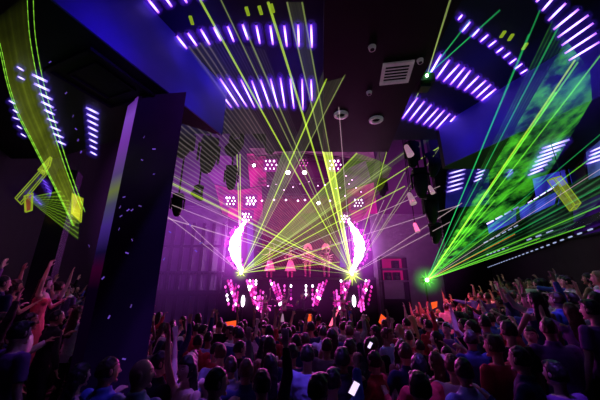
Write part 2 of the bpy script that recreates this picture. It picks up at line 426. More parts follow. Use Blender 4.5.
RC = [(192, 80, 203, 94), (201, 80, 224, 108), (210, 79, 232, 108), (219, 77, 239, 107), (228, 77, 247, 107), (240, 78, 255, 108), (251, 79, 262, 108), (260, 78, 270, 107), (270, 77, 278, 108), (280, 76, 285, 108), (290, 77, 294, 109), (302, 77, 303, 110), (311, 78, 312, 101)]
RD = [(429, 76, 438, 60), (436, 79, 446, 65), (443, 82, 455, 69), (450, 85, 461, 72), (457, 88, 467, 75), (464, 91, 475, 80), (471, 94, 482, 84), (476, 98, 487, 88), (481, 101, 492, 92), (486, 104, 497, 97), (491, 107, 502, 100)]
RE = [(458, 20, 463, 14), (462, 32, 471, 21), (472, 37, 480, 28), (480, 42, 489, 34), (488, 47, 497, 40), (496, 53, 504, 47), (503, 58, 511, 52), (509, 64, 517, 58), (515, 69, 523, 63), (520, 74, 528, 69), (525, 79, 533, 74), (530, 83, 537, 79)]
RF = [(395, 117, 405, 103), (402, 119, 413, 104), (409, 121, 420, 107), (416, 123, 427, 110), (423, 125, 434, 113), (429, 127, 440, 115), (436, 129, 446, 118), (443, 130, 452, 120), (450, 130, 458, 122)]
RG = [(536, 2, 546, -8), (542, 11, 555, -4), (548, 21, 567, 2), (553, 30, 580, 8), (557, 38, 590, 14), (561, 46, 595, 22), (564, 54, 598, 32), (568, 61, 601, 41)]
RD = [(a, b, a+(c-a)*1.45, b+(d-b)*1.45) for a, b, c, d in RD]; RF = [(a, b, a+(c-a)*1.5, b+(d-b)*1.5) for a, b, c, d in RF]
ZT = CEIL-.06
row(RA, ZT, 'violet tube light at the very top left of the ceiling', 'top left row of tube lights')
row(RB, ZT, 'violet tube light in the upper row over the dance floor', 'upper row of tube lights')
row(RC, ZT, 'long violet tube light in the lower row before the stage', 'lower row of tube lights')
row(RD, ZT, 'violet tube light in the middle row right of the ceiling panel', 'middle row of tube lights on the right')
row(RE, ZT, 'short pale tube light in the upper row at right', 'upper row of tube lights on the right', r=.013)
row(RF, ZT, 'violet tube light in the lowest row right of the round downlights', 'lowest row of tube lights on the right')
row(RG, SOF-.06, 'long violet tube light in the top right corner', 'corner tube lights', r=.012)
# short stubs between the rows: clips with a yellow-green laser glint put in as glow
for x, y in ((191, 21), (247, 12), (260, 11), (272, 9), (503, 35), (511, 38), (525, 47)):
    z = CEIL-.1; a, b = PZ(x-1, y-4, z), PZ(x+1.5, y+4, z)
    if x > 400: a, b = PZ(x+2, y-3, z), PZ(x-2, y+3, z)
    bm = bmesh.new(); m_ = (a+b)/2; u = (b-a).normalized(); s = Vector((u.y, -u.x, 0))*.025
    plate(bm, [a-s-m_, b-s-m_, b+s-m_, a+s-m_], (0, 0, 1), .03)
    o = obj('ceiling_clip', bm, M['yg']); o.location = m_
    tag(o, 'small ceiling bracket with a painted yellow green laser glint between the tube rows', 'bracket', 'ceiling brackets with painted glints')

# wall tubes, left and right
def under(p_, px, py): return p_ if p_.z < SOF-.1 else PZ(px, py, SOF-.08)
YB = 11.2
bm = bmesh.new(); slab(bm, [(P(438, 200, YB).x, YB), (P(519, 200, YB).x, YB), (P(519, 200, YB).x, YB+.25), (P(438, 200, YB).x, YB+.25)], 4.1, 11.5); struct('wall_bulkhead', bm, M['wall'])
def wtube(W, segs, inset, label, group, mat='tube2', r=.018):
    if W is None:
        for s in segs: tube(P(s[0], s[1], YB-.1), P(s[2], s[3], YB-.1), label, group, mat, r, halo=True)
        return
    a0, b0 = (W[0][0]+inset, W[0][1]), (W[1][0]+inset, W[1][1])
    for s in segs: tube(under(PW(s[0], s[1], a0, b0), s[0], s[1]), under(PW(s[2], s[3], a0, b0), s[2], s[3]), label, group, mat, r, halo=True)
wtube(WL, [(85+i*.6, 107+i*6.3, 99-i*.3, 114+i*5.9) for i in range(8)], .25, 'slanted violet tube light in the bank left of the column', 'tube bank beside the column')
wtube(WL, [(31, 74, 48, 82), (33, 83, 50, 91), (38, 93, 53, 100), (40, 101, 54, 108), (43, 109, 55, 115), (46, 118, 58, 123), (49, 126, 61, 131), (52, 133, 64, 138), (55, 140, 66, 145)], .45, 'pale tube light crossing the curved lime beam', 'tube ladder along the lime beam')
wtube(WL, [(16, 66, 24, 71), (17, 76, 25, 80), (8, 100, 15, 104), (12, 109, 18, 113), (12, 117, 20, 120), (16, 125, 22, 129), (20, 133, 26, 137)], .3, 'short dim tube light at the far left wall', 'far left wall tubes', 'tube2', .012)
wtube(WL, [(40+i*2.2, 178+i*4, 48+i*2, 184+i*4) for i in range(5)]+[(28+i*3, 192+i*3, 33+i*3, 196+i*3) for i in range(4)], .3, 'tiny violet tube light below the lime plate', 'small tubes below the lime plate', 'tubedim', .016)
wtube(None, [(448-i*.6, 174+i*4.6, 466-i*.8, 169+i*4.6) for i in range(5)], -.3, 'slanted violet tube light left of the green beam', 'right tube bank', 'tube2', .03)
wtube(None, [(479-i*1.2, 180-5*3.6+i*4, 490-i*1.6, 162-2+i*4-2) for i in range(6)], -.3, 'slanted violet tube light in the bank beside the green beam', 'second right tube bank', 'tube2', .025)
wtube(None, [(509-i*.8, 162+i*4, 518-i*1, 155+i*4) for i in range(5)], -.3, 'short violet tube light just left of the green beam', 'third right tube bank', 'tubedim', .03)
wtube(WR, [(541-i*2.2, 149+i*4.4, 571-i*4.4, 139+i*4.9) for i in range(7)], -.9, 'long white tube light shining through the green beam', 'tube ladder on the green beam', 'tube2', .022)
wtube(WR, [(590-i*1.2, 152+i*4, 606, 145+i*4.2) for i in range(4)], -1.0, 'white tube light at the right edge beside the blue glass', 'right edge tubes', 'tube2', .014)

# ------------------------------------------------------------------ ceiling fittings
for px, py, r in ((341, 114.5, .17), (376, 119.5, .17)):
    c = PZ(px, py, CP)
    t_ = empty('downlight', c, 0, 'round recessed downlight, %s one of the pair before the stage' % ('left' if px < 350 else 'right'), 'downlight', 'pair of round downlights')
    bm = bmesh.new()
    n = 24
    for k in range(n):
        a0, a1 = 2*PI*k/n, 2*PI*(k+1)/n
        for (r0, z0), (r1, z1) in (((r*.55, .0), (r*.62, -.05)), ((r*.62, -.05), (r, -.03)), ((r, -.03), (r*1.02, 0))):
            bm.faces.new([bm.verts.new((rr*math.cos(aa), rr*math.sin(aa), zz)) for rr, aa, zz in ((r0, a0, z0), (r0, a1, z0), (r1, a1, z1), (r1, a0, z1))])
    obj('trim_ring', bm, M['white'], t_)
    bm = bmesh.new(); cone(bm, (0, 0, -.002), (0, 0, .0), r*.55, r*.55, 20); obj('lens', bm, M['black'], t_)
for px, py, rr in ((372, 47, .07), (369, 92, .06), (420, 60, .06)):
    c = PZ(px, py, CP); t_ = empty('ceiling_spotlight', c, 0, 'tiny unlit ceiling spotlight %s' % {372: 'high on the centre panel', 369: 'between the two round downlights', 420: 'beside the square vent'}[px], 'spotlight')
    bm = bmesh.new(); cone(bm, (0, 0, -.06), (0, 0, 0), rr*.8, rr, 14); obj('housing', bm, M['white'], t_)
    bm = bmesh.new(); cone(bm, (0, 0, -.065), (0, 0, -.06), rr*.55, rr*.55, 12); obj('lens', bm, M['black'], t_)
c = PZ(396, 72.5, CP); t_ = empty('ceiling_vent', c, -.15, 'pale square ceiling vent on the dark centre panel', 'vent')
bm = bmesh.new()
for k in range(4):
    v = Matrix.Rotation(k*PI/2, 3, 'Z') @ Vector((0, .25, -.02)); box(bm, v, (.56, .06, .04), Matrix.Rotation(k*PI/2, 3, 'Z'))
obj('frame', bm, M['white'], t_)
bm = bmesh.new()
for k in range(6): box(bm, (0, -.2+k*.08, -.02), (.46, .05, .012), Matrix.Rotation(.5, 3, 'X'))
obj('louvre', bm, M['white'], t_)

# ------------------------------------------------------------------ the stage
YS = 16.0
def SX(px, py, Y=YS): return P(px, py, Y)
deck_z = P(300, 277.5, YS).z; zlow = P(300, 326, YS).z
xl, xr = P(222, 280, YS).x, P(376, 280, YS).x
bm = bmesh.new(); slab(bm, [(xl, YS), (xr, YS), (xr, YS+2.2), (xl, YS+2.2)], 0, deck_z)
st = empty('stage_platform', (0, 0, 0), 0, 'tall dark stage platform with the dancers on top', 'stage')
obj('deck', bm, M['black'], st)
bm = bmesh.new(); box(bm, ((xl+xr)/2, YS-.03, deck_z-.06), (xr-xl, .06, .12)); obj('nosing', bm, M['metal'], st)
bm = bmesh.new()
for z in (deck_z+.45, ):
    pass
low = [(-4.6, YS-1.2), (4.6, YS-1.2), (4.6, YS), (-4.6, YS)]
bm = bmesh.new(); slab(bm, low, 0, .55); ls = obj('lower_step', bm, M['black'], st)
# LED lozenges on the front of the platform
def lozenge(bm, c, w, h, th=.04):
    pts = [(c.x+w*math.cos(a)*(1 if abs(math.sin(a)) < .5 else .8), c.y, c.z+h*math.sin(a)) for a in (2*PI*k/8 for k in range(8))]
    plate(bm, pts, (0, -1, 0), th)
strips = {  # in px on the photo; one wing, the other is its mirror image
 'a': [(228+i*1.0, 281+i*2.9) for i in range(9)], 'b': [(231+i*.95, 281+i*2.9) for i in range(4)],
 'c': [(236-i*.35, 285+i*3) for i in range(9)], 'd': [(225.5+i*.8, 287+i*4.2) for i in range(5)],
 'e': [(247+i*.85, 281+i*2.8) for i in range(9)], 'f': [(250+i*.65, 281+i*2.8) for i in range(8)], 'g': [(253+i*.3, 281+i*2.8) for i in range(7)], 'g2': [(256, 281+i*3) for i in range(5)],
 'h': [(260.5-i*.25, 291+i*2.7) for i in range(8)], 'i': [(258-i*.1, 297+i*2.7) for i in range(5)],
 'j': [(270.5+i*1.15, 281+i*2.9) for i in range(9)], 'k': [(274+i*1.05, 283+i*2.9) for i in range(8)], 'l': [(278+i*.95, 285+i*2.9) for i in range(6)],
 'm': [(284.5, 286+i*4.2) for i in range(4)], 'n': [(291, 286+i*4.2) for i in range(4)],
}
wings = [('abcd', 'pink lozenge LED panel on the outer %s end of the stage front'), (('e', 'f', 'g', 'g2'), 'inverted triangle of pink LED lozenges on the %s of the stage front'),
         ('hi', 'narrow column of magenta LED lozenges on the %s of the stage front'), ('jkl', 'slanted band of pink LED lozenges %s of the DJ booth'), ('mn', 'sparse rows of small pink LED dots just %s of centre')]
Mled = ['led_w', 'led_p', 'led_p', 'led_m', 'led_p', 'led_m', 'led_d']
for side in (0, 1):
    for keys, lab in wings:
        cells = {}
        for k in keys:
            for j, (x, y) in enumerate(strips[k]):
                X = 597-x if side else x
                prob = random.random()
                mk = 'led_w' if (prob < .12 or (k in 'jkl' and 5 < j and prob < .4)) else random.choice(Mled[1:])
                if k in 'mn' and j == 0: mk = 'led_w' if k == 'n' or random.random() < .5 else 'led_p'
                cells.setdefault(mk, []).append(SX(X, y, YS-.05))
                if k in 'acehk' and random.random() < .8: cells.setdefault(random.choice(['led_m', 'led_d', 'led_p']), []).append(SX(X+(-2.6 if side else 2.6), y+1.5, YS-.05))
        t_ = empty('led_display', SX(597-strips[keys[0]][0][0] if side else strips[keys[0]][0][0], 300, YS), 0, lab % (('right' if side else 'left')), 'led panel', 'LED panels on the stage front')
        bb = [c for cs in cells.values() for c in cs]; x0 = min(c.x for c in bb)-.08; x1 = max(c.x for c in bb)+.08; z0 = min(c.z for c in bb)-.1; z1 = max(c.z for c in bb)+.1
        bm = bmesh.new(); box(bm, Vector(((x0+x1)/2, YS-.03, (z0+z1)/2))-t_.location, (x1-x0, .03, z1-z0)); obj('backing', bm, M['black'], t_)
        for mk, cs in cells.items():
            bm = bmesh.new()
            for c in cs: lozenge(bm, c-t_.location, .06, .09)
            obj('lit_cells', bm, M[mk], t_)
# upright lights glowing on the front
for x in (243, 354):
    c = SX(x, 301, YS-.2)
    t_ = empty('uplight', (c.x, c.y, .55), 0, 'upright glowing lamp on the %s of the stage front' % ('left' if x < 300 else 'right'), 'stage light', 'uplights on the stage front')
    bm = bmesh.new(); cone(bm, (0, 0, 0), (0, 0, .1), .12, .1, 14); cone(bm, (0, 0, .1), (0, 0, c.z-.55-.3), .03, .03, 8); obj('stand', bm, M['metal'], t_)
    bm = bmesh.new(); ball(bm, (0, 0, c.z-.55), .1, 12, 10, (1, 1, 3)); obj('lamp', bm, M['led_w'], t_)

# DJ booth in the middle of the lower step
t_ = empty('dj_booth', (0, YS-.75, .55), 0, 'dark DJ booth in the middle below the dancers', 'booth')
bm = bmesh.new(); box(bm, (0, 0, .45), (1.7, .6, .9)); obj('desk', bm, M['blackgloss'], t_)
bm = bmesh.new()
for x in (-.5, .5): box(bm, (x, 0, .94), (.36, .36, .08)); cone(bm, (x, 0, .98), (x, 0, 1.0), .14, .14, 20)
obj('turntables', bm, M['metal'], t_)
bm = bmesh.new(); box(bm, (0, 0, .95), (.34, .36, .1)); [cone(bm, (-.1+.1*i, -.05+.1*j, 1.0), (-.1+.1*i, -.05+.1*j, 1.03), .02, .02, 8) for i in range(3) for j in range(2)]; obj('mixer', bm, M['metal'], t_)

# crescent LED towers
for s in (-1, 1):
    cx = 297+ s*59
    def cpx(x, y, Y=YS-.3): return P(297+s*x, y, Y)
    spine_o = []; spine_i = []
    for i in range(21):
        f = i/20; y = 219+f*55
        bulge = math.sin(PI*f)
        wdt = 9.5*math.sin(PI*f)**.9+.9*math.sin(f*37)+.7*math.sin(f*71)
        xc = 50.5+11*bulge+3*f
        spine_o.append((xc+wdt*.5, y)); spine_i.append((xc-wdt*.5, y))
    base = cpx(57, 274); t_ = empty('crescent_light', base, 0, 'blazing white and magenta crescent of light at the %s of the stage' % ('left' if s < 0 else 'right'), 'stage light', 'pair of crescent lights')
    bm = bmesh.new()
    o_ = [cpx(x, y)-base for x, y in spine_o]; i_ = [cpx(x, y)-base for x, y in spine_i]
    for a in range(20):
        for dy in (0, .1):
            D = Vector((0, dy, 0)); bm.faces.new([bm.verts.new(v+D) for v in (o_[a], o_[a+1], i_[a+1], i_[a])])
        for L in (o_, i_):
            bm.faces.new([bm.verts.new(v) for v in (L[a], L[a+1], L[a+1]+Vector((0, .1, 0)), L[a]+Vector((0, .1, 0)))])
    obj('diffuser', bm, M['cres'], t_)
    bm = bmesh.new()
    for a in range(1, 20, 1):
        for k in range(2):
            if random.random() < .45: continue
            x, y = spine_o[a]; q = cpx(x+1.8+k*2.2+random.uniform(-.4, .4), y+random.uniform(-.6, .6), YS-.28)-base
            lozenge(bm, q, .045, .07)
            if a % 2:
                x, y = spine_i[a]; q = cpx(x-1.5, y+random.uniform(-.6, .6), YS-.28)-base; lozenge(bm, q, .05, .08)
    obj('edge_cells', bm, M['crespink'], t_)
    bm = bmesh.new(); capsule(bm, cpx(52, 222, YS+.0)-base, cpx(60, 274, YS+.0)-base, .06, .06, 8); obj('mast', bm, M['metal'], t_)
    # violet strip screens beside the crescent
    b2 = P(297+s*47, 266, YS+.4)
    t_ = empty('strip_screen', b2, 0, 'tall violet strip screen on the inner side of the %s crescent' % ('left' if s < 0 else 'right'), 'screen', 'strip screens by the crescents')
    bm = bmesh.new(); q = [P(297+s*x, y, YS+.4)-b2 for x, y in ((44, 222), (50, 226), (49, 267), (43, 267))]; plate(bm, q, (0, 1, 0), .05); obj('screen', bm, M['violet'], t_)
    bm = bmesh.new(); q = [P(297+s*x, y, YS+.44)-b2 for x, y in ((43.3, 221), (50.7, 225), (49.7, 277), (42.3, 277))]; plate(bm, q, (0, 1, 0), .05); obj('frame', bm, M['black'], t_)

# back screen
def led_wall_mat():
    m, t, o = nt('back_screen_picture')
    e = N(t, 'ShaderNodeEmission'); tc = N(t, 'ShaderNodeTexCoord'); mp = N(t, 'ShaderNodeMapping'); mp.inputs['Rotation'].default_value = (0, .6, 0)
    br = N(t, 'ShaderNodeTexVoronoi'); br.inputs['Scale'].default_value = 2.4
    wv = N(t, 'ShaderNodeTexWave'); wv.inputs['Scale'].default_value = 2.2; wv.inputs['Distortion'].default_value = .6
    t.links.new(tc.outputs['Object'], mp.inputs[0]); t.links.new(mp.outputs[0], wv.inputs[0]); t.links.new(tc.outputs['Object'], br.inputs['Vector'])
    cr = N(t, 'ShaderNodeValToRGB'); t.links.new(wv.outputs[1], cr.inputs[0])
    cr.color_ramp.elements[0].color = (.03, .006, .012, 1); cr.color_ramp.elements[1].color = (.30, .03, .05, 1)
    mx = N(t, 'ShaderNodeMix', data_type='RGBA', blend_type='MULTIPLY'); mx.inputs[0].default_value = .7
    t.links.new(cr.outputs[0], mx.inputs[6]); t.links.new(br.outputs[0], mx.inputs[7]); t.links.new(mx.outputs[2], e.inputs[0]); e.inputs[1].default_value = .8
    t.links.new(e.outputs[0], o.inputs[0]); m.cycles.emission_sampling = 'NONE'; return m
c0 = P(300, 240, 18.3)
t_ = empty('back_screen', c0, 0, 'wide dim red patterned screen behind the dancers', 'screen')
bm = bmesh.new(); q = [P(x, y, 18.3)-c0 for x, y in ((262, 196), (346, 196), (346, 268), (262, 268))]; plate(bm, q, (0, 1, 0), .08); obj('screen', bm, led_wall_mat(), t_)
bm = bmesh.new(); q = [P(x, y, 18.35)-c0 for x, y in ((260, 194), (348, 194), (348, 276), (260, 276))]; plate(bm, q, (0, 1, 0), .1); obj('frame', bm, M['black'], t_)

# flown panels with white lozenge clusters; magenta light put into their emission
def panel_mat(name, col, s):
    m, t, o = nt(name)
    e = N(t, 'ShaderNodeEmission'); tc = N(t, 'ShaderNodeTexCoord'); nz = N(t, 'ShaderNodeTexNoise'); nz.inputs['Scale'].default_value = .9; nz.inputs['Detail'].default_value = 4
    t.links.new(tc.outputs['Object'], nz.inputs['Vector'])
    cr = N(t, 'ShaderNodeValToRGB'); t.links.new(nz.outputs[0], cr.inputs[0])
    cr.color_ramp.elements[0].position = .35; cr.color_ramp.elements[0].color = (col[0]*.12, col[1]*.12, col[2]*.15, 1)
    cr.color_ramp.elements[1].position = .62; cr.color_ramp.elements[1].color = (*col, 1)
    t.links.new(cr.outputs[0], e.inputs[0]); e.inputs[1].default_value = s; t.links.new(e.outputs[0], o.inputs[0]); m.cycles.emission_sampling = 'NONE'; return m
M['mpanel'] = panel_mat('magenta_panel', (.8, .01, .32), .75)
M['ppanel'] = panel_mat('purple_panel', (.30, .02, .34), .5)
M['archp'] = panel_mat('arch_panel', (.42, .10, .30), .55)
def flown(name, pts, Y, mat, label, cat='panel', th=.12, frame_=True):
    c = P(sum(p[0] for p in pts)/len(pts), sum(p[1] for p in pts)/len(pts), Y)
    t_ = empty(name, c, 0, label, cat)
    bm = bmesh.new(); plate(bm, [P(x, y, Y)-c for x, y in pts], (0, 1, 0), th); obj('face', bm, mat, t_)
    bm = bmesh.new(); q = [P(x, y, Y)-c for x, y in pts]
    for a, b in zip(q, q[1:]+q[:1]): cone(bm, a, b, .03, .03, 6)
    obj('frame', bm, M['black'], t_); return t_
flown('stage_glow_panel', [(214, 184), (226, 187), (237, 190), (262, 186), (264, 224), (246, 226), (222, 214)], 17.2, M['mpanel'], 'panel painted with magenta light hanging above the left crescent')
flown('stage_glow_panel', [(346, 190), (374, 182), (378, 214), (350, 226)], 17.2, M['mpanel'], 'panel painted with magenta light hanging above the right crescent')
flown('stage_glow_panel', [(246, 150), (266, 146), (267, 186), (250, 188)], 17.6, M['mpanel'], 'panel painted with magenta light high on the left of the stage')
flown('stage_glow_panel', [(343, 170), (366, 160), (372, 182), (346, 190)], 17.6, M['ppanel'], 'dark purple patterned panel high on the right of the stage')
flown('stage_glow_panel', [(206, 142), (226, 148), (240, 176), (262, 186), (226, 187), (214, 184), (200, 165)], 17.9, M['ppanel'], 'purple patterned panel at the upper left of the stage')
flown('stage_arch', [(240, 140), (300, 134), (372, 144), (376, 162), (346, 158), (300, 152), (256, 156)], 16.8, M['archp'], 'mauve curved header panel across the top of the stage')
def cluster(px, py, label, Y=16.9, n=3, mat='led_w', pitch=4.2, sz=(.07, .095)):
    c = P(px, py, Y); t_ = empty('led_cluster', c, 0, label, 'led panel', 'white lozenge clusters')
    bm = bmesh.new()
    for i in range(n):
        for j in range(n):
            q = P(px+(i-(n-1)/2)*pitch+(j % 2)*pitch*.5+random.uniform(-.4, .4), py+(j-(n-1)/2)*pitch*.9, Y)-c; f_ = random.uniform(.45, .9); lozenge(bm, q, sz[0]*f_, sz[1]*f_)
    obj('lit_cells', bm, M[mat], t_)
    bm = bmesh.new(); box(bm, (0, .06, 0), (.9, .04, .9)); obj('backing', bm, M['black'] if mat != 'led_w' else M['led_d'], t_)
cluster(270, 165, 'cluster of pink lozenges high left of the twin spotlights')
cluster(318-1+17, 165, 'cluster of pink lozenges high right of the twin spotlights')
cluster(303, 163, 'small dim pink lozenge cluster between the two bright ones', mat='led_p', pitch=3, sz=(.04, .06))
cluster(230, 201, 'white lozenge cluster on the left edge of the magenta panel', pitch=3.4)
cluster(250, 201, 'white lozenge cluster on the magenta panel above the left crescent', pitch=3.4)
cluster(246, 217, 'white lozenge cluster at the tip of the left crescent', pitch=3.2, Y=16.4)
cluster(358, 203, 'white lozenge cluster on the magenta panel above the right crescent', pitch=3.2)
cluster(344, 219, 'white lozenge cluster at the tip of the right crescent', pitch=3.2, Y=16.4)

# small par cans on pipes over the stage
def parcan(px, py, Y, r, mat, label, group=None, arm=.5):
    c = P(px, py, Y); t_ = empty('stage_spotlight', c, 0, label, 'spotlight', group)
    bm = bmesh.new(); cone(bm, (0, 0, 0), (0, .35, .08), r, r*.7, 14); obj('housing', bm, M['black'], t_)
    bm = bmesh.new(); ball(bm, (0, -.01, 0), r*.9, 12, 8, (1, .3, 1)); obj('lens', bm, M[mat], t_)
    bm = bmesh.new(); 
    for s in (-1, 1): cone(bm, (s*r*1.15, .15, 0), (s*r*1.15, .15, arm*.5), .015, .015, 6)
    cone(bm, (-r*1.2, .15, arm*.5), (r*1.2, .15, arm*.5), .015, .015, 6); cone(bm, (0, .15, arm*.5), (0, .15, arm), .015, .015, 6)
    obj('yoke', bm, M['metal'], t_)
M['spotw'] = glow('spot_white', (1, .78, 1), 16); M['spotp'] = glow('spot_pink', (1, .45, .9), 4)
parcan(288, 172.5, 16.2, .15, 'spotw', 'very bright white stage spotlight, left of the twin pair', 'twin bright spotlights')
parcan(304.5, 172.5, 16.2, .15, 'spotw', 'very bright white stage spotlight, right of the twin pair', 'twin bright spotlights')
parcan(254, 165.5, 16.2, .11, 'spotw', 'bright white spotlight left of the pink clusters')
parcan(318.5, 203, 16.2, .12, 'spotw', 'bright white spotlight low right over the screen')
for i, x in enumerate((286, 298, 305, 262, 274, 330)):
    parcan(x, 200+(i % 2)*.8, 16.4, .07, 'spotp', 'small pink spotlight on the lower pipe over the screen', 'small lower pipe spotlights', .3)
for i, x in enumerate((268, 276, 284, 293, 300, 309, 318, 325, 336, 340)):
    parcan(x, 186+random.uniform(-4, 4), 17, .045, 'spotp', 'tiny pink spotlight on the middle pipe over the stage', 'tiny middle pipe spotlights', .3)
for i, x in enumerate((346, 352, 349, 356, 361, 345)):
    parcan(x, 176+i*4.0, 16.6, .05, 'spotp', 'tiny pink spotlight in the cloud right of the screen', 'tiny spotlights right of the screen', .3)
def truss(a, b, label, w=.14):
    a, b = Vector(a), Vector(b); t_ = empty('truss', a, 0, label, 'truss'); u, v, d = frame(b-a); L = (b-a).length
    bm = bmesh.new(); offs = [u*w+v*w, u*w-v*w, -u*w-v*w, -u*w+v*w]
    for o_ in offs: cone(bm, o_, b-a+o_, .022, .022, 6)
    obj('rails', bm, M['truss'], t_)
    bm = bmesh.new(); n = max(3, int(L/.45))
    for k in range(n):
        p_, q_ = d*(L*k/n), d*(L*(k+1)/n)
        for i in range(4): cone(bm, p_+offs[i], q_+offs[(i+1) % 4], .012, .012, 5)
    obj('lacing', bm, M['truss'], t_)
truss(P(258, 181, 16.8), P(346, 181, 16.8), 'horizontal truss below the twin bright spotlights')
truss(P(262, 196, 16.8), P(345, 196, 16.8), 'horizontal truss along the top of the red screen', .1)
truss(P(240, 158, 16.9), P(360, 158, 16.9), 'horizontal truss above the twin bright spotlights', .1)
truss(P(352, 160, 14.5), P(352, 226, 14.5), 'upright truss right of the stage screen', .12) if False else None

# side walls flanking the stage
def sidewall(name, x0, x1, Y, z1, mat):
    a, b = P(x0, 290, Y).x, P(x1, 290, Y).x; bm = bmesh.new(); slab(bm, [(a, Y), (b, Y), (b, Y+.2), (a, Y+.2)], 0, z1); return struct(name, bm, mat)
sidewall('wall_stage_left', 90, 222, 17.2, 7.6, M['wallp'])
sidewall('wall_stage_right', 376, 445, 17.0, 7.0, M['wallp'])
def rel(px, py, Y): return P(px, py, Y)
bm = bmesh.new()
for k in range(8):
    x = P(146+k*10.5, 280, 17.1).x; box(bm, (x, 17.1, 3.2), (.14, .16, 6.4))
for z in (2.2, 3.4, 5.0): box(bm, (P(184, 280, 17.1).x, 17.12, z), (5, .14, .12))
struct('trim_3', bm, M['wall'])
# balcony with rail at left of stage
bx0, bx1 = P(148, 290, 15.8).x, P(220, 290, 15.8).x
t_ = empty('balcony', ((bx0+bx1)/2, 15.8, 0), 0, 'dim purple balcony with a slatted rail left of the stage', 'balcony')
W_ = bx1-bx0; zb = P(180, 290, 15.8).z
bm = bmesh.new(); box(bm, (0, .6, zb-.1), (W_, 1.3, .16)); obj('deck', bm, M['wall'], t_)
bm = bmesh.new(); box(bm, (0, 0, zb+.95), (W_, .07, .07)); obj('handrail', bm, M['truss'], t_)
bm = bmesh.new(); [box(bm, (-W_/2+W_*k/20, 0, zb+.47), (.03, .03, .95)) for k in range(21)]; obj('balusters', bm, M['truss'], t_)
bm = bmesh.new(); [box(bm, (-W_/2+.2+(W_-.4)*k/2, .6, (zb-.18)/2), (.18, .18, zb-.18)) for k in range(3)]; obj('posts', bm, M['wall'], t_)
# booth right of the stage; its magenta light put into a glowing back panel
Yb = 15.2; cb = P(396, 290, Yb); t_ = empty('vip_booth', (cb.x, Yb, 0), 0, 'magenta lit booth with two open shelves right of the stage', 'booth')
def bpt(px, py): return P(px, py, Yb)
zt = bpt(396, 257).z; zm = bpt(396, 269).z; zl = bpt(396, 281).z; zf = bpt(396, 300).z; hw = (bpt(408, 270).x-bpt(383, 270).x)/2
M['booth'] = glow('booth_glow', (.8, .01, .22), .32)
bm = bmesh.new(); box(bm, (0, .5, (zt+zl)/2), (2*hw, .05, zt-zl)); obj('back_panel', bm, M['booth'], t_)
for z in (zt, zm, zl, zf):
    bm = bmesh.new(); box(bm, (0, .25, z), (2*hw+.1, .55, .09)); obj('shelf', bm, M['wallp'] if z > zf else M['wall'], t_)
for s in (-1, 1):
    bm = bmesh.new(); box(bm, (s*hw, .25, zt/2), (.1, .55, zt)); obj('side_panel', bm, M['wall'], t_)
bm = bmesh.new(); box(bm, (0, .35, zf/2), (2*hw, .1, zf)); obj('front_panel', bm, M['wall'], t_)
for i, (x, z) in enumerate(((.15, zm), (.15, zl), (-.3, zl))):
    o = empty('loudspeaker', (cb.x+x, Yb+.18, z+.045), 0, 'small dark loudspeaker on the %s' % ('upper shelf of the magenta booth', 'lower shelf of the magenta booth, right one', 'lower shelf of the magenta booth, left one')[i], 'speaker')
    bm = bmesh.new(); box(bm, (0, 0, .2), (.34, .28, .4)); bmesh.ops.bevel(bm, geom=bm.edges[:], offset=.02, segments=1); obj('cabinet', bm, M['black'], o)
    for zz, r in ((.13, .1), (.31, .05)):
        bm = bmesh.new(); cone(bm, (0, -.155, zz), (0, -.13, zz), r*.9, r, 14); obj('driver', bm, M['metal'], o)

# ------------------------------------------------------------------ right side: lit wall, blue band, dotted lights
def wr(px, py, inset=.12): return PW(px, py, (WR[0][0]-inset, WR[0][1]), (WR[1][0]-inset, WR[1][1]))
def wl(px, py, inset=.12): return PW(px, py, (WL[0][0]+inset, WL[0][1]), (WL[1][0]+inset, WL[1][1]))
WN = Vector((WR[1][1]-WR[0][1], -(WR[1][0]-WR[0][0]), 0)).normalized()
WNL = Vector((-(WL[1][1]-WL[0][1]), WL[1][0]-WL[0][0], 0)).normalized()
M['blueglass'] = panel_mat('blue_glass', (.04, .04, .55), 1.0)
def wallpanel(name, pts, mat, label, cat, side='R', inset=.12):
    f = wr if side == 'R' else (wl if side == 'L' else (lambda x, y, i: P(x, y, YB-.06)))
    q = [f(x, y, inset) for x, y in pts]; c = sum(q, Vector())/len(q)
    t_ = empty(name, c, 0, label, cat)
    bm = bmesh.new(); plate(bm, [v-c for v in q], {'R': WN, 'L': WNL, 'B': Vector((0, 1, 0))}[side], .05); obj('pane', bm, mat, t_)
    bm = bmesh.new(); 
    for a, b in zip(q, q[1:]+q[:1]): cone(bm, a-c, b-c, .04, .04, 6)
    obj('frame', bm, M['black'], t_)
wallpanel('backlit_screen', [(486, 224), (517, 208), (517, 222), (488, 235)], M['blueglass'], 'long blue lit glass band under the green beam, left length', 'glass panel', 'B')
wallpanel('backlit_screen', [(519, 207), (560, 187), (556, 205), (520, 221)], M['blueglass'], 'blue lit glass band on the right wall, right length ending by the lime plate', 'glass panel')
wallpanel('backlit_screen', [(532, 178), (566, 168), (570, 184), (536, 200)], M['blueglass'], 'blue glass panel behind the lower end of the green beam', 'glass panel')
wallpanel('backlit_screen', [(584, 140), (612, 120), (612, 172), (588, 182)], panel_mat('pale_blue_glass', (.10, .16, .55), .6), 'pale blue glass panel at the right edge', 'glass panel')
wallpanel('backlit_screen', [(446, 172), (490, 158), (490, 205), (444, 210)], panel_mat('dim_blue_glass', (.015, .015, .2), .5), 'dim blue glass panel right of the hanging fixtures', 'glass panel', 'B')
wallpanel('backlit_screen', [(572, 205), (606, 190), (606, 232), (574, 238)], panel_mat('dim_violet_glass', (.06, .01, .22), .35), 'dim violet glass panel near the right edge over the crowd', 'glass panel')
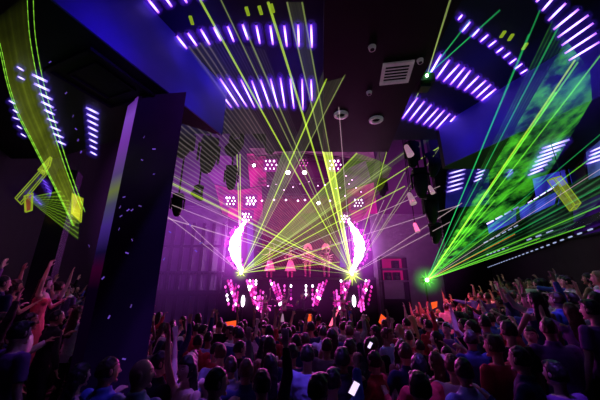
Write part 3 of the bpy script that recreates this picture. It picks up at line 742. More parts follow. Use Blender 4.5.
def dashes(name, pts, n, mat, label, inset=.2, size=(.1, .035), duty=.5, side='R'):
    f = wr if side == 'R' else (wl if side == 'L' else (lambda x, y, i: P(x, y, YB-.12)))
    a, b = f(*pts[0], inset), f(*pts[1], inset); c = a
    t_ = empty(name, c, 0, label, 'light strip'); d = (b-a)
    for k in range(n):
        bm = bmesh.new(); p_ = d*(k/n); q_ = d*((k+duty)/n); cone(bm, p_, q_, size[1], size[1], 6); obj('lamp', bm, mat, t_)
    bm = bmesh.new(); off = {'R': WN, 'L': WNL, 'B': Vector((0, 1, 0))}[side]*.05; cone(bm, off, d+off, .03, .03, 6); obj('rail', bm, M['black'], t_)
dashes('strip_light', ((486, 268), (600, 226)), 26, M['dots'], 'long dotted line of tiny lights low on the right wall', size=(.1, .02), duty=.35)
dashes('strip_light', ((484, 256), (560, 228)), 12, M['dots'], 'dotted line of lights above the red sign on the right wall', size=(.1, .025), duty=.45)
dashes('strip_light', ((487, 224), (522, 205)), 4, M['tube2'], 'broken white light strip on the upper edge of the blue band', size=(.1, .03), duty=.7, side='B')
dashes('strip_light', ((528, 203), (556, 186)), 4, M['tube2'], 'broken white light strip right of the blue band', size=(.1, .016), duty=.7)
dashes('strip_light', ((484, 243), (520, 224)), 6, M['dots'], 'short dotted light strip below the blue band', size=(.1, .02), duty=.6, side='B')
dashes('strip_light', ((72, 112), (84, 152)), 6, M['tube2'], 'broken violet light strip between the lime beam and the tube bank', size=(.1, .045), duty=.5, side='L', inset=.6)
# balcony front on the right wall
a, b = wr(480, 262, .35), wr(604, 214, .35)
t_ = empty('wall_ledge', a, 0, 'dark ledge running along the right wall between the dotted lights', 'ledge')
bm = bmesh.new(); plate(bm, [Vector((0, 0, -.08)), b-a+Vector((0, 0, -.08)), b-a+Vector((0, 0, .08)), Vector((0, 0, .08))], WN, .33); obj('shelf', bm, M['blackgloss'], t_)
# red sign
c = wr(511, 240, .3); t_ = empty('red_sign', c, math.atan2(WN.y, WN.x)-PI/2, 'small glowing red sign on the right wall', 'sign')
bm = bmesh.new(); box(bm, (0, 0, 0), (.5, .08, .42)); bmesh.ops.bevel(bm, geom=bm.edges[:], offset=.02, segments=1); obj('light_box', bm, M['red'], t_)
bm = bmesh.new(); [box(bm, v, s) for v, s in (((0, 0, .23), (.56, .1, .04)), ((0, 0, -.23), (.56, .1, .04)), ((.27, 0, 0), (.04, .1, .46)), ((-.27, 0, 0), (.04, .1, .46)))]; obj('frame', bm, M['black'], t_)

# ------------------------------------------------------------------ hanging glass plates with lime edges
def glassplate(c_pts, label, thick, M1, inner):
    c = sum(c_pts, Vector())/4; t_ = empty('glass_plate', c, 0, label, 'glass panel')
    q = [p_-c for p_ in c_pts]; n = (q[1]-q[0]).cross(q[2]-q[0]).normalized()
    bm = bmesh.new(); plate(bm, q, n, thick); obj('pane', bm, inner, t_)
    bm = bmesh.new()
    for k in range(4):
        cone(bm, q[k], q[(k+1) % 4], .009, .009, 6); cone(bm, q[k]+n*thick, q[(k+1) % 4]+n*thick, .009, .009, 6); cone(bm, q[k], q[k]+n*thick, .009, .009, 6)
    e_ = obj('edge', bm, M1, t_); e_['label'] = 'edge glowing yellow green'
    bm = bmesh.new(); top = max(q, key=lambda v: v.z); cone(bm, top, top+Vector((0, 0, SOF-(top+c).z)), .008, .008, 5); obj('wire', bm, M['metal'], t_)
M['plate'] = sheet_mat('lime_plate', (.35, .42, .04), .22, lines=0, cloud=.6, cscale=3, end=1)
M['plateg'] = sheet_mat('dark_plate', (.10, .10, .10), .12, lines=0, cloud=.6, cscale=3, end=1)
Yp = 5.2
glassplate([P(15, 198, Yp), P(41, 169, Yp+.3), P(46, 172, Yp+.3), P(20, 203, Yp)], 'long tilted glass plate with lime edges hanging at far left', .05, M['yg'], M['plateg'])
glassplate([P(40, 171, Yp), P(52, 158, Yp), P(50, 166, Yp+.2), P(44, 175, Yp+.2)], 'small bright lime glass plate at the upper end of the long tilted plate', .04, M['yg'], M['plate'])
glassplate([P(553, 178, Yp), P(561, 176, Yp+.3), P(581, 203, Yp+.3), P(576, 209, Yp)], 'tilted yellow green glass plate hanging at right', .1, M['yg'], M['plate'])
glassplate([P(24, 196, 6.3), P(32, 193, 6.3), P(31, 210, 6.3), P(25, 212, 6.3)], 'small orange lit panel below the long tilted plate', .03, M['yg'], sheet_mat('orange_plate', (.5, .14, .03), .2, lines=0, cloud=.4, end=1))
glassplate([P(72, 193, 6.5), P(82, 198, 6.5), P(80, 222, 6.5), P(71, 214, 6.5)], 'bright yellow glass plate beside the column', .04, M['yg'], sheet_mat('yellow_plate', (.7, .66, .02), .4, lines=0, cloud=.4, end=1))

# ------------------------------------------------------------------ hanging fixtures
def moving_head(px, py, Y, s, yaw, tilt, label, group=None, lit=None, hang=None):
    c = P(px, py, Y); top = hang if hang is not None else (CEIL if Y < 7.1 else 11.5)
    t_ = empty('moving_head_light', c, yaw, label, 'stage light', group)
    R = Matrix.Rotation(tilt, 3, 'X')
    bm = bmesh.new()
    rr = [(0, -.42, .20), (0, -.40, .235), (0, -.15, .25), (0, .12, .21), (0, .32, .15), (0, .40, .08)]
    seg = 16; rings = []
    for x, y, r in rr: rings.append([bm.verts.new(R @ Vector((r*math.cos(a)*s, y*s, r*math.sin(a)*s))) for a in (2*PI*i/seg for i in range(seg))])
    for a, b in zip(rings, rings[1:]):
        for i in range(seg): bm.faces.new((a[i], a[(i+1) % seg], b[(i+1) % seg], b[i]))
    bm.faces.new(rings[0][::-1]); bm.faces.new(rings[-1]); obj('head', bm, M['black'], t_, True)
    bm = bmesh.new(); v = R @ Vector((0, -.425*s, 0)); vs = ball(bm, (0, 0, 0), .17*s, 14, 8, (1, .2, 1)); bmesh.ops.transform(bm, matrix=Matrix.Translation(v) @ R.to_4x4(), verts=vs)
    obj('lens', bm, M[lit] if lit else M['blackgloss'], t_, True)
    bm = bmesh.new()
    for k in (-1, 1): box(bm, (k*.29*s, 0, .2*s), (.05*s, .16*s, .5*s))
    box(bm, (0, 0, .45*s), (.63*s, .16*s, .06*s)); bmesh.ops.bevel(bm, geom=bm.edges[:], offset=.012*s, segments=1); obj('yoke', bm, M['black'], t_)
    bm = bmesh.new(); box(bm, (0, 0, .58*s), (.46*s, .4*s, .2*s)); bmesh.ops.bevel(bm, geom=bm.edges[:], offset=.03*s, segments=2); obj('base', bm, M['black'], t_)
    bm = bmesh.new(); cone(bm, (0, 0, .66*s), (0, 0, top-c.z), .03, .03, 8); obj('hanging_rod', bm, M['black'], t_)
fx = [(208, 160, 8.2, 1.1, .5, -1.0, 'large black moving light hanging left of centre below the soffit', None),
      (236, 146, 8.6, .95, -.6, .9, 'black moving light hanging in front of the vertical lime beam', None),
      (231, 181, 9.2, .8, .1, -1.3, 'black moving light hanging low above the left magenta panel', None),
      (177, 208, 9.5, .75, .2, -1.2, 'middle black moving light of the low trio right of the column', None),
      (163, 203, 9.3, .65, 1, -1.0, 'left black moving light of the low trio beside the column', None),
      (198, 196, 9.8, .6, -.5, -.4, 'right black moving light of the low trio, tipped up', None),
      (184, 146, 7.8, 1.0, .9, -1.1, 'black moving light hanging against the soffit corner', None),
      (270, 142, 9.6, 1.15, .0, -1.2, 'large black moving light hanging at top centre of the stage', None),
      (258, 134, 9.4, .8, -.9, -.8, 'black moving light just left of the large one at top centre', None),
      (413, 158, 9.2, .9, .3, -1.3, 'black moving light high in the right hanging cluster', None),
      (421, 187, 9.4, 1.0, -.2, -1.35, 'large black moving light in the middle of the right cluster', None),
      (434, 168, 9.8, .9, .8, -1.2, 'black moving light at the right side of the right cluster', None),
      (432, 213, 9.6, .95, .1, -1.4, 'black moving light low in the right hanging cluster', None),
      (436, 236, 9.9, .7, .4, -1.3, 'lowest black moving light of the right cluster', None),
      (383, 190, 12.5, .8, .2, -1.1, 'black moving light hanging right of the purple patterned panel', None)]
for f_ in fx: moving_head(*f_[:7], group='hanging moving lights')
def birdie(px, py, Y, s, label):
    c = P(px, py, Y); t_ = empty('small_spotlight', c, .4, label, 'spotlight')
    bm = bmesh.new(); cone(bm, (0, -.1*s, -.22*s), (0, .05*s, .2*s), .13*s, .09*s, 14); ball(bm, (0, .05*s, .2*s), .09*s); obj('can', bm, M['wlit'], t_)
    bm = bmesh.new(); cone(bm, (0, .05*s, .2*s), (0, .05*s, (CEIL if Y < 7.1 else 11.5)-c.z), .012, .012, 6); obj('cable', bm, M['black'], t_)
M['wlit'] = surf('white_metal_painted_light', (.8, .6, .7), .4, emis=(.9, .45, .65), es=.35)  # light on the cans is put in as emission
birdie(408, 151, 8.4, .9, 'pale can spotlight with painted-in light high in the right cluster')
birdie(411, 199, 8.4, .8, 'pale can spotlight with painted-in light in the middle of the right cluster')
birdie(416, 228, 8.6, .6, 'pale small can spotlight near the bottom of the right cluster')
birdie(431, 190, 8.7, .6, 'pale small can spotlight right of the large moving light')
birdie(238, 128, 8.0, .5, 'pale small can spotlight over the vertical lime beam')
birdie(73, 116, 4.6, .3, 'pale can spotlight left of the column top') if False else None

# ------------------------------------------------------------------ haze, show light put in as emission
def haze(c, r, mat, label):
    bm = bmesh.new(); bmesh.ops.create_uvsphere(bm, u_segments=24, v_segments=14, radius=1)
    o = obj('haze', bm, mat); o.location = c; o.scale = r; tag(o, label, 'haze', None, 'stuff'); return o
haze(P(297, 222, 15.2), (8.5, 2.6, 5.4), glow_volume_mat('haze_magenta', (.80, .05, .62), .062, 1.2, .45, 2.2), 'magenta smoke haze glowing around the stage')
haze(P(192, 205, 13.6), (5.0, 2.6, 6.2), glow_volume_mat('haze_purple', (.36, .06, .60), .13, 1.1, .55, 2.0), 'purple smoke haze left of the stage')
haze(P(402, 200, 13.4), (3.8, 2.2, 5.6), glow_volume_mat('haze_plum', (.40, .05, .46), .08, 1.2, .5, 2.0), 'plum smoke haze right of the stage')
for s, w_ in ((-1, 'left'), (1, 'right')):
    haze(P(297+s*61, 247, YS-.6), (1.7, .9, 2.6), glow_volume_mat('bloom_crescent', (.70, .07, .95), 1.3, 1.8, 0), 'bright magenta bloom added around the %s crescent light' % w_)  # bloom of the crescent, added as a glowing volume
haze(P(296, 171, 15.8), (2.6, .8, 1.3), glow_volume_mat('bloom_spots', (1, .1, .7), .25, 2.2, 0), 'pink bloom added around the twin bright spotlights')  # bloom of the twin spots, added as a glowing volume
haze(P(296, 296, 15.2), (5.2, .7, 1.7), glow_volume_mat('haze_front', (.8, .05, .8), .07, 1.4, .4), 'magenta glow in front of the LED stage front')
M['blueglow'] = glow_volume_mat('blue_light_glow', (.05, .015, .5), .16, 1.5, .5, 2)  # blue light under the ceiling, added as glowing volumes
haze(PZ(105, 42, 6.7), (1.5, 1.5, .9), M['blueglow'], 'added blue glow under the top left ceiling')
haze(PZ(190, 105, 6.9), (1.7, 1.6, .8), M['blueglow'], 'added blue glow under the ceiling above the column')
haze(PZ(470, 135, 6.9), (1.9, 1.7, .8), M['blueglow'], 'added blue glow under the ceiling at right')
haze(PZ(575, 80, 5.2), (1.0, 1.2, .8), M['blueglow'], 'added blue glow at the top right corner')

# ------------------------------------------------------------------ lasers
LG = (.62, .85, .10)
M['beam'] = beam_mat('beam_lime', (.50, .78, .04), .85); M['beamthin'] = beam_mat('beam_thin', (.42, .55, .14), .45)
M['beamhot'] = beam_mat('beam_hot', (.7, 1, .08), 1.8); M['beamg'] = beam_mat('beam_green', (.2, .9, .04), .6); M['beamteal'] = beam_mat('beam_teal', (.02, .5, .12), .5)
M['beampale'] = beam_mat('beam_pale', (.7, .5, .55), .6); M['beamorange'] = beam_mat('beam_orange', (1, .35, .03), .7)
def laser(src, label, lens, Rdir=0):
    t_ = empty('laser_projector', src, Rdir, label, 'laser'); rl = .03 if 'ceiling' in label else .075
    bm = bmesh.new(); box(bm, (0, .2, 0), (.34, .36, .2)); bmesh.ops.bevel(bm, geom=bm.edges[:], offset=.02, segments=1); obj('housing', bm, M['black'], t_)
    bm = bmesh.new(); ball(bm, (0, 0, 0), rl, 12, 8); obj('lens', bm, lens, t_)
    bm = bmesh.new(); box(bm, (0, .2, -.14), (.2, .2, .08)); obj('bracket', bm, M['metal'], t_)
    return t_
def beam(t_, end, mat, r0=.012, r1=.022):
    bm = bmesh.new(); uvl = bm.loops.layers.uv.new('UVMap'); cone(bm, (0, 0, 0), Vector(end)-t_.location, r0, r1, 6, False, uvl); obj('beam', bm, mat, t_)
def sheet(t_, ends, mat, u0=0.0, name='beam_sheet'):
    bm = bmesh.new(); uvl = bm.loops.layers.uv.new('UVMap'); n = len(ends)-1
    for k in range(n):
        a, b = Vector(ends[k])-t_.location, Vector(ends[k+1])-t_.location; S = 10
        for j in range(S):
            f0, f1 = j/S, (j+1)/S
            if j == 0: quad(bm, [a*0, a*f1, b*f1], uvl, [(0, (k+.5)/n), (f1, k/n), (f1, (k+1)/n)])
            else: quad(bm, [a*f0, a*f1, b*f1, b*f0], uvl, [(f0, k/n), (f1, k/n), (f1, (k+1)/n), (f0, (k+1)/n)])
    o = obj(name, bm, mat, t_); return o
def CZP(px, py): return PZ(px, py, CEIL-.02)
S1 = P(241, 273, 15.6); S2 = P(352, 274, 15.6); S3 = P(427, 280, 12.5); S4 = PZ(427, 75.5, CEIL-.25)
L1 = laser(S1, 'laser projector at the left corner of the stage throwing lime beams', M['src'])
L2 = laser(S2, 'laser projector at the right corner of the stage throwing lime beams', M['src'])
L3 = laser(S3, 'laser projector throwing green beams up over the right crowd', M['srcg'])
L4 = laser(S4, 'small green laser projector on the ceiling at the head of the right tubes', M['srcg'])
# left projector
M['sh_a'] = sheet_mat('sheet_hatched', (.26, .50, .02), .95, 16, .5, end=.3, absorb=.3)
M['sh_b'] = sheet_mat('sheet_soft', (.42, .45, .26), .09, 8, .7, end=.5)
M['sh_c'] = sheet_mat('sheet_wide', (.45, .36, .36), .24, 30, .12, end=.8)
M['sh_h'] = sheet_mat('sheet_hot', (.60, .85, .05), 1.0, 4, .7, end=.8, absorb=.4)
sheet(L1, [P(357, 153, 11), P(378, 160, 11), P(392, 168, 11)], M['sh_a'])
sheet(L1, [P(392, 168, 11), P(384, 186, 11.5), P(360, 222, 13)], sheet_mat('sheet_hatched_low', (.30, .42, .02), .45, 14, .35, end=.35, absorb=.4))
sheet(L1, [CZP(344, 20), CZP(380, 8)], M['sh_b'])
sheet(L1, [P(283, 150, 12), P(303, 150, 12)], sheet_mat('wedge_pale', (.40, .50, .25), .30, 6, .6, end=.7, absorb=.35))
sheet(L1, [P(405, 150, 10.5), P(420, 142, 10), P(440, 133, 10)], sheet_mat('sheet_green', (.2, .5, .04), .16, 12, .1, end=.7))
for e_, mt, r in ((P(357, 153, 11), 'beam', .03), (P(441, 146, 9.5), 'beam', .018), (P(408, 150, 10), 'beamthin', .018), (P(405, 186, 11), 'beam', .02), (CZP(355, 14), 'beam', .018), (CZP(381, 6), 'beamthin', .014),
                  (P(352, 240, 14), 'beam', .018), (P(460, 205, 9), 'beampale', .012), (P(340, 262, 14.5), 'beam', .018), (P(388, 168, 10), 'beamthin', .016), (P(237, 154, 11), 'beam', .022), (P(240, 154, 11), 'beam', .018), (P(305, 264, 15), 'beamthin', .015), (P(440, 186, 9.5), 'beampale', .012),
                  (P(155, 207, 8), 'beampale', .012), (P(146, 184, 9), 'beampale', .012)):
    beam(L1, e_, M[mt], r*.6, r)
# right projector
sheet(L2, [P(322, 151, 11), P(330, 151, 11)], M['sh_h'])
sheet(L2, [CZP(286, 2), CZP(301, 2)], M['sh_b'])
sheet(L2, [P(143, 178, 6.5), P(138, 150, 6.2), P(140, 120, 6.0), PZ(146, 90, 6.6), PZ(160, 62, 7.4), CZP(182, 48), CZP(210, 40)], M['sh_c'])
sheet(L2, [CZP(210, 40), CZP(240, 44), CZP(266, 50)], sheet_mat('sheet_wide_top', (.4, .3, .42), .09, 16, .1, end=.6))
sheet(L2, [P(378, 150, 11), P(394, 118, 10)], sheet_mat('sheet_right', (.5, .4, .3), .16, 5, .4, end=.6))
sheet(L2, [P(340, 210, 15), P(322, 212, 15), P(300, 214, 15)], sheet_mat('sheet_warm', (.3, .42, .02), .45, 12, .4, end=.3, absorb=.4))
for e_, mt, r in ((P(323, 150, 11), 'beamhot', .03), (P(331, 150, 11), 'beamhot', .03), (CZP(198, -4), 'beam', .02), (CZP(268, 2), 'beam', .022), (CZP(243, 24), 'beamthin', .016), (CZP(220, -2), 'beamthin', .012), (CZP(287, 2), 'beamthin', .014), (CZP(302, 2), 'beamthin', .014),
                  (P(159, 168, 6.6), 'beamthin', .016), (P(160, 177, 6.6), 'beam', .016), (P(163, 180, 6.6), 'beam', .008), (P(147, 212, 7), 'beampale', .016), (P(166, 190, 9), 'beampale', .012), (P(172, 205, 9), 'beampale', .012),
                  (P(394, 126, 10), 'beam', .016), (P(405, 172, 10), 'beamthin', .02), (P(411, 183, 10), 'beamthin', .02), (P(384, 200, 12), 'beampale', .015), (P(462, 203, 8.5), 'beampale', .012), (P(446, 138, 9), 'beamthin', .012), (P(450, 222, 9), 'beampale', .012), (P(226, 262, 14), 'beamthin', .015), (P(243, 238, 14), 'beam', .018), (CZP(335, 60), 'beampale', .008)):
    beam(L2, e_, M[mt], r*.6, r)
# right green projector with the cloudy sheet
M['sh_g'] = sheet_mat('green_cloud', (.10, .80, .03), .95, 5, .8, cloud=.95, cscale=2.0, end=.30, col2=(.01, .20, .06))
M['sh_g2'] = sheet_mat('green_streaks', (.10, .55, .15), .28, 14, .1, cloud=.7, cscale=1.5, end=.6)
sheet(L3, [PS(566, 40, 9), PS(590, 70, 9), PS(592, 100, 9), PS(572, 134, 5.2), PS(552, 168, 6), PS(524, 206, 8)], M['sh_g'])
sheet(L3, [PS(524, 206, 8), P(600, 168, 4.6), P(606, 196, 4.6), P(560, 236, 6)], M['sh_g2'])
sheet(L3, [PS(552, 20, 9), PS(566, 40, 9)], sheet_mat('green_top', (.06, .35, .04), .22, 6, .15, cloud=.8, cscale=2, end=.9))
for e_, mt, r in ((PS(575, 60, 4), 'beam', .012), (PS(578, 62, 4), 'beamg', .012), (PS(556, 92, 5), 'beamg', .018), (PS(529, 34, 5.2), 'beamteal', .012), (PS(560, 24, 4.6), 'beamteal', .012), (PS(540, 10, 4.6), 'beamteal', .01), (PS(603, 52, 4), 'beamg', .01),
                  (P(602, 205, 4.2), 'beamg', .01), (P(602, 186, 4.2), 'beamteal', .01), (P(602, 150, 4), 'beamg', .008), (P(602, 133, 4), 'beamteal', .008), (P(585, 226, 5), 'beamg', .01), (P(540, 238, 7), 'beamg', .016), (P(515, 234, 8), 'beamorange', .01), (P(495, 200, 9), 'beamg', .02), (P(602, 168, 4), 'beampale', .006)):
    beam(L3, e_, M[mt], r*.8, r)
# ceiling laser
for e_, mt in ((PZ(452, -6, CEIL-.9), 'beamthin'), (PZ(500, 10, CEIL-.3), 'beamteal'), (PZ(470, 20, CEIL-.3), 'beamteal'), (P(395, 140, 9), 'beamthin')):
    beam(L4, e_, M[mt], .008, .014)
for L, c_, r_, mt in ((L1, S1, .55, glow_volume_mat('glow_lime', (.6, 1, .05), 3.0, 3, 0)), (L2, S2, .75, glow_volume_mat('glow_lime_b', (.7, 1, .05), 3.2, 3, 0)), (L3, S3, .8, glow_volume_mat('glow_green', (.12, 1, .08), 2.0, 3, 0)), (L4, S4, .2, glow_volume_mat('glow_green_b', (.1, 1, .05), 1.4, 3, 0))):
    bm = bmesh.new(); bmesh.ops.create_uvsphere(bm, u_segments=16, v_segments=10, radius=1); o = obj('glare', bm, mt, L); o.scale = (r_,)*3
# star rays of the right and left projector
for L, n, ln in ((L2, 12, .7), (L3, 10, .45), (L1, 8, .35)):
    for k in range(n):
        a = 2*PI*k/n+random.uniform(-.15, .15); l_ = ln*random.uniform(.5, 1)
        beam(L, L.location+Vector((math.cos(a)*l_, -.1, math.sin(a)*l_)), M['beamhot'] if L is not L3 else M['beamg'], .03, .004)
# stand for the green projector
bm = bmesh.new(); cone(bm, (0, .2, -.16), (0, .2, -S3.z+.02), .04, .04, 8); box(bm, (0, .2, -S3.z+.03), (.5, .5, .04)); obj('stand', bm, M['metal'], L3)
# left: broad curved lime sheet sweeping over the left tiers
edgeR = [(27, -6, 2.0), (29, 30, 2.35), (34, 62, 2.75), (41, 92, 3.25), (51, 124, 4.0), (62, 158, 4.9), (72, 186, 5.8), (82, 212, 6.8)]
edgeL = [(-6, 20, 2.0), (2, 52, 2.35), (9, 84, 2.75), (19, 114, 3.25), (33, 142, 4.0), (47, 170, 4.9), (59, 194, 5.8), (74, 226, 6.8)]
M['limesheet'] = sheet_mat('lime_sheet', (.34, .44, .03), .42, 5, .75, cloud=.5, cscale=.9, end=.02)
c0 = P(60, 180, 6)
t_ = empty('laser_sheet', c0, 0, 'broad curved lime laser sheet sweeping down the left side', 'laser beam')
bm = bmesh.new(); uvl = bm.loops.layers.uv.new('UVMap')
def dens(E, n=4):
    out = []
    for i in range(len(E)-1):
        for j in range(n):
            f = j/n
            p0_, p1_, p2_, p3_ = E[max(0, i-1)], E[i], E[i+1], E[min(len(E)-1, i+2)]
            out.append(tuple(.5*((2*p1_[k])+(-p0_[k]+p2_[k])*f+(2*p0_[k]-5*p1_[k]+4*p2_[k]-p3_[k])*f*f+(-p0_[k]+3*p1_[k]-3*p2_[k]+p3_[k])*f**3) for k in range(3)))
    return out+[E[-1]]
ER = [P(*e_)-c0 for e_ in dens(edgeR)]; EL = [P(*e_)-c0 for e_ in dens(edgeL)]
nE = len(ER)-1
for i in range(nE):
    for j in range(4):
        g0, g1 = j/4, (j+1)/4
        quad(bm, [EL[i].lerp(ER[i], g0), EL[i+1].lerp(ER[i+1], g0), EL[i+1].lerp(ER[i+1], g1), EL[i].lerp(ER[i], g1)], uvl, [((1-i/nE)**1.2, g0), ((1-(i+1)/nE)**1.2, g0), ((1-(i+1)/nE)**1.2, g1), ((1-i/nE)**1.2, g1)])
ms, tt = M['limesheet'], M['limesheet'].node_tree
obj('sheet', bm, ms, t_)
M['limeline'] = beam_mat('lime_line', (.26, .75, .04), .55)
for k, (E, off) in enumerate(((ER, 0), (ER, .06), (EL, 0), (EL, -.02))):
    bm = bmesh.new(); uvl = bm.loops.layers.uv.new('UVMap')
    for i in range(nE):
        o_ = Vector((off*(1+i*.01), 0, 0)); cone(bm, E[i]+o_, E[i+1]+o_, 0.0022+.0003*i, .0022+.0003*i, 6, False, uvl)
    obj('edge_line', bm, M['limeline'], t_)
# small lime fan below it
c0 = P(30, 205, 5.6); t_ = empty('laser_fan', c0, 0, 'small hatched lime laser fan under the tilted plate at left', 'laser beam')
t_.location = P(26, 198, 5.6)
sheet(t_, [P(60, 190, 6.5), P(80, 214, 7), P(78, 240, 7), P(50, 216, 6.5)], sheet_mat('sheet_left_small', (.3, .6, .03), .42, 16, .1, end=.8))

# ------------------------------------------------------------------ people
def remesh(bm, voxel, smooth=2, name='m', disp=0.0, dscale=9.0):
    me = bpy.data.meshes.new('tmp'); bm.to_mesh(me); bm.free()
    o = bpy.data.objects.new('tmp', me); COL.objects.link(o)
    r = o.modifiers.new('r', 'REMESH'); r.mode = 'VOXEL'; r.voxel_size = voxel; r.use_smooth_shade = True
    if smooth:
        s = o.modifiers.new('s', 'SMOOTH'); s.factor = .5; s.iterations = smooth
    dg = bpy.context.evaluated_depsgraph_get(); dg.update()
    out = bpy.data.meshes.new_from_object(o.evaluated_get(dg)); out.name = name
    bpy.data.objects.remove(o); bpy.data.meshes.remove(me)
    if disp:
        for v in out.vertices: v.co += v.normal*disp*(noise.noise(v.co*dscale)+.5*noise.noise(v.co*dscale*2.3))
    for p_ in out.polygons: p_.use_smooth = True
    return out
UA, FA = .285, .25
def mir(v, s): return Vector((v[0]*s, v[1], v[2]))
POSES = {'down': ((.16, .02, -1), (.06, .28, -1)), 'up': ((.30, .18, 1), (-.05, .12, 1)), 'high': ((.12, .3, 1), (.1, .05, 1)), 'bent': ((.35, .35, -.8), (-.25, .8, .6)),
         'phone': ((.2, .75, .35), (-.15, .45, 1)), 'wide': ((.85, .1, .45), (.15, .1, 1)), 'hip': ((.8, -.25, -.75), (-.85, .35, -.45)), 'forward': ((.15, 1, .12), (-.05, 1, .2)),
         'fist': ((.5, .3, .7), (-.2, .2, 1)), 'out': ((1, .05, -.05), (.8, .2, .5))}
def build_person(name, female=False, arms=('down', 'down'), lean=0.0, head_yaw=0.0, head_tilt=0.0, hairstyle='short', top='tshirt', bottom='trousers', stance='stand', curl=.5, near=False):
    vx = .0078
    sh = .165 if female else .19; hipx = .095 if female else .09; k = .88 if female else 1.0
    T = lambda p_: Vector((p_[0], p_[1]+max(0, p_[2]-.95)*lean, p_[2]))
    # legs
    hips = {s: Vector((s*hipx, 0, .93)) for s in (-1, 1)}
    if stance == 'stand': knees = {s: Vector((s*.12, .03, .5)) for s in (-1, 1)}; ank = {s: Vector((s*.13, 0, .09)) for s in (-1, 1)}
    else: knees = {-1: Vector((-.10, .06, .5)), 1: Vector((.17, .12, .53))}; ank = {-1: Vector((-.1, 0, .09)), 1: Vector((.14, .02, .12))}
    bm = bmesh.new()
    def torso(b, g=0.0, z0=.86, z1=1.47, hem=None):
        rows = [(.86, .155, .105), (.93, .165, .115), (1.0, .152, .108), (1.08, .132 if female else .142, .096), (1.16, .135 if female else .15, .1), (1.26, .148 if female else .168, .11), (1.34, .155 if female else .178, .108), (1.405, .135 if female else .16, .088), (1.445, .085, .066), (1.475, .056, .058)]
        rr = [(z, rx*(k if z > .95 else 1)+g, ry+g) for z, rx, ry in rows if z0-1e-6 <= z <= z1+1e-6]
        loft(b, [(T((0, 0, z)), rx, ry) for z, rx, ry in rr])
        if female and z1 > 1.3:
            for s in (-1, 1): ball(b, T((s*.07, .085, 1.275)), .06+g*.5, 12, 8)
    torso(bm)
    ball(bm, T((0, -.0, .9)), .12, 14, 10, (1.15, .95, .8))
    for s in (-1, 1):
        capsule(bm, hips[s], knees[s], .086, .056); mid = knees[s].lerp(ank[s], .3)+Vector((0, -.018, 0)); capsule(bm, knees[s], mid, .052, .055); capsule(bm, mid, ank[s], .052, .036)
        ball(bm, ank[s]+Vector((0, .07, -.05)), .045, 12, 8, (.9, 2.4, .8)); capsule(bm, ank[s], ank[s]+Vector((0, -.02, -.04)), .036, .035)
    # arms and hands
    arms_pts = {}
    for s, pose in zip((-1, 1), arms):
        ud, fd = (mir(Vector(v).normalized(), s) for v in POSES[pose])
        S = T((s*sh, 0, 1.4)); E = S+ud*UA; W = E+fd*FA; arms_pts[s] = (S, E, W, ud, fd)
        if ud.z > 0: capsule(bm, T((s*.1, 0, 1.38)), S+Vector((0, 0, .02)), .055*k, .052*k)
        capsule(bm, S, E, .05*k, .038*k); m1 = E.lerp(W, .3); capsule(bm, E, m1, .037*k, .038*k); capsule(bm, m1, W, .038*k, .025*k)
        # hand frame: d along the forearm, side = thumb side
        d_ = fd.normalized(); side = Vector((-s, .35, 0)); side = (side-d_*side.dot(d_)).normalized(); nrm = d_.cross(side).normalized()
        if nrm.y < 0: nrm = -nrm
        hk = .92 if female else 1
        Pm = W+d_*.045*hk
        for wv in (-.026, -.009, .009, .026): capsule(bm, W+side*wv*.55, W+d_*.085*hk+side*wv, .015, .0125, 8)
        for j, (wv, ln) in enumerate(((.027, .072), (.009, .081), (-.009, .075), (-.027, .06))):
            b0 = W+d_*.085*hk+side*wv*1.06; cl = curl*(1+.12*j)
            d1 = (d_*math.cos(cl*.5)+nrm*math.sin(cl*.5)+side*wv*4).normalized(); d2_ = (d_*math.cos(cl*1.4)+nrm*math.sin(cl*1.4)+side*wv*3).normalized()
            b1 = b0+d1*ln*.52*hk; b2 = b1+d2_*ln*.48*hk; capsule(bm, b0, b1, .0095, .009, 8); capsule(bm, b1, b2, .009, .0078, 8)
        t0 = W+d_*.025*hk+side*.026; t1 = t0+(side*.8+d_*.75+nrm*.3).normalized()*.042; t2 = t1+(side*.25+d_*.9+nrm*.4).normalized()*.03
        capsule(bm, t0, t1, .0125, .0105, 8); capsule(bm, t1, t2, .0105, .0085, 8)
        arms_pts[s] += (Pm, side, nrm)
    # neck and head
    nb = T((0, -.01, 1.45)); hc = nb+Vector((0, .02, .165)); RH = (Matrix.Rotation(head_yaw, 3, 'Z') @ Matrix.Rotation(head_tilt, 3, 'X'))
    H = lambda v: hc+RH @ Vector(v)
    capsule(bm, nb-Vector((0, 0, .03)), H((0, -.018, -.06)), .055*k, .05*k)
    hb = bmesh.new(); bmesh.ops.create_uvsphere(hb, u_segments=32, v_segments=24, radius=1)
    for v in hb.verts:
        x, y, z = v.co
        wx = .074*(1-.22*max(0, -z)**1.5-.0*z); wy = .094*(1-.10*max(0, -z)); wz = .115
        nx, ny, nz_ = x*wx, y*wy+(.012*max(0, -z) if y > 0 else 0), z*wz
        if y > .3: ny -= .006*math.exp(-((nz_-.018)/.012)**2)*(1 if abs(nx) > .012 and abs(nx) < .05 else 0)      # eye sockets
        if y > .5: ny += .006*math.exp(-((nz_-.04)/.014)**2)                                       # brow
        v.co = (nx, ny, nz_)
    for v in hb.verts: v.co = H(v.co)
    me_ = bpy.data.meshes.new('h'); hb.to_mesh(me_); hb.free(); bm.from_mesh(me_); bpy.data.meshes.remove(me_)
    capsule(bm, H((0, .086, .022)), H((0, .108, -.018)), .009, .014, 8)                           # nose
    for s in (-1, 1): ball(bm, H((s*.011, .1, -.02)), .009, 8, 6)
    capsule(bm, H((-.018, .083, -.05)), H((.018, .083, -.05)), .009, .009, 8)                      # lips
    ball(bm, H((0, .078, -.092)), .02, 10, 8)                                                      # chin
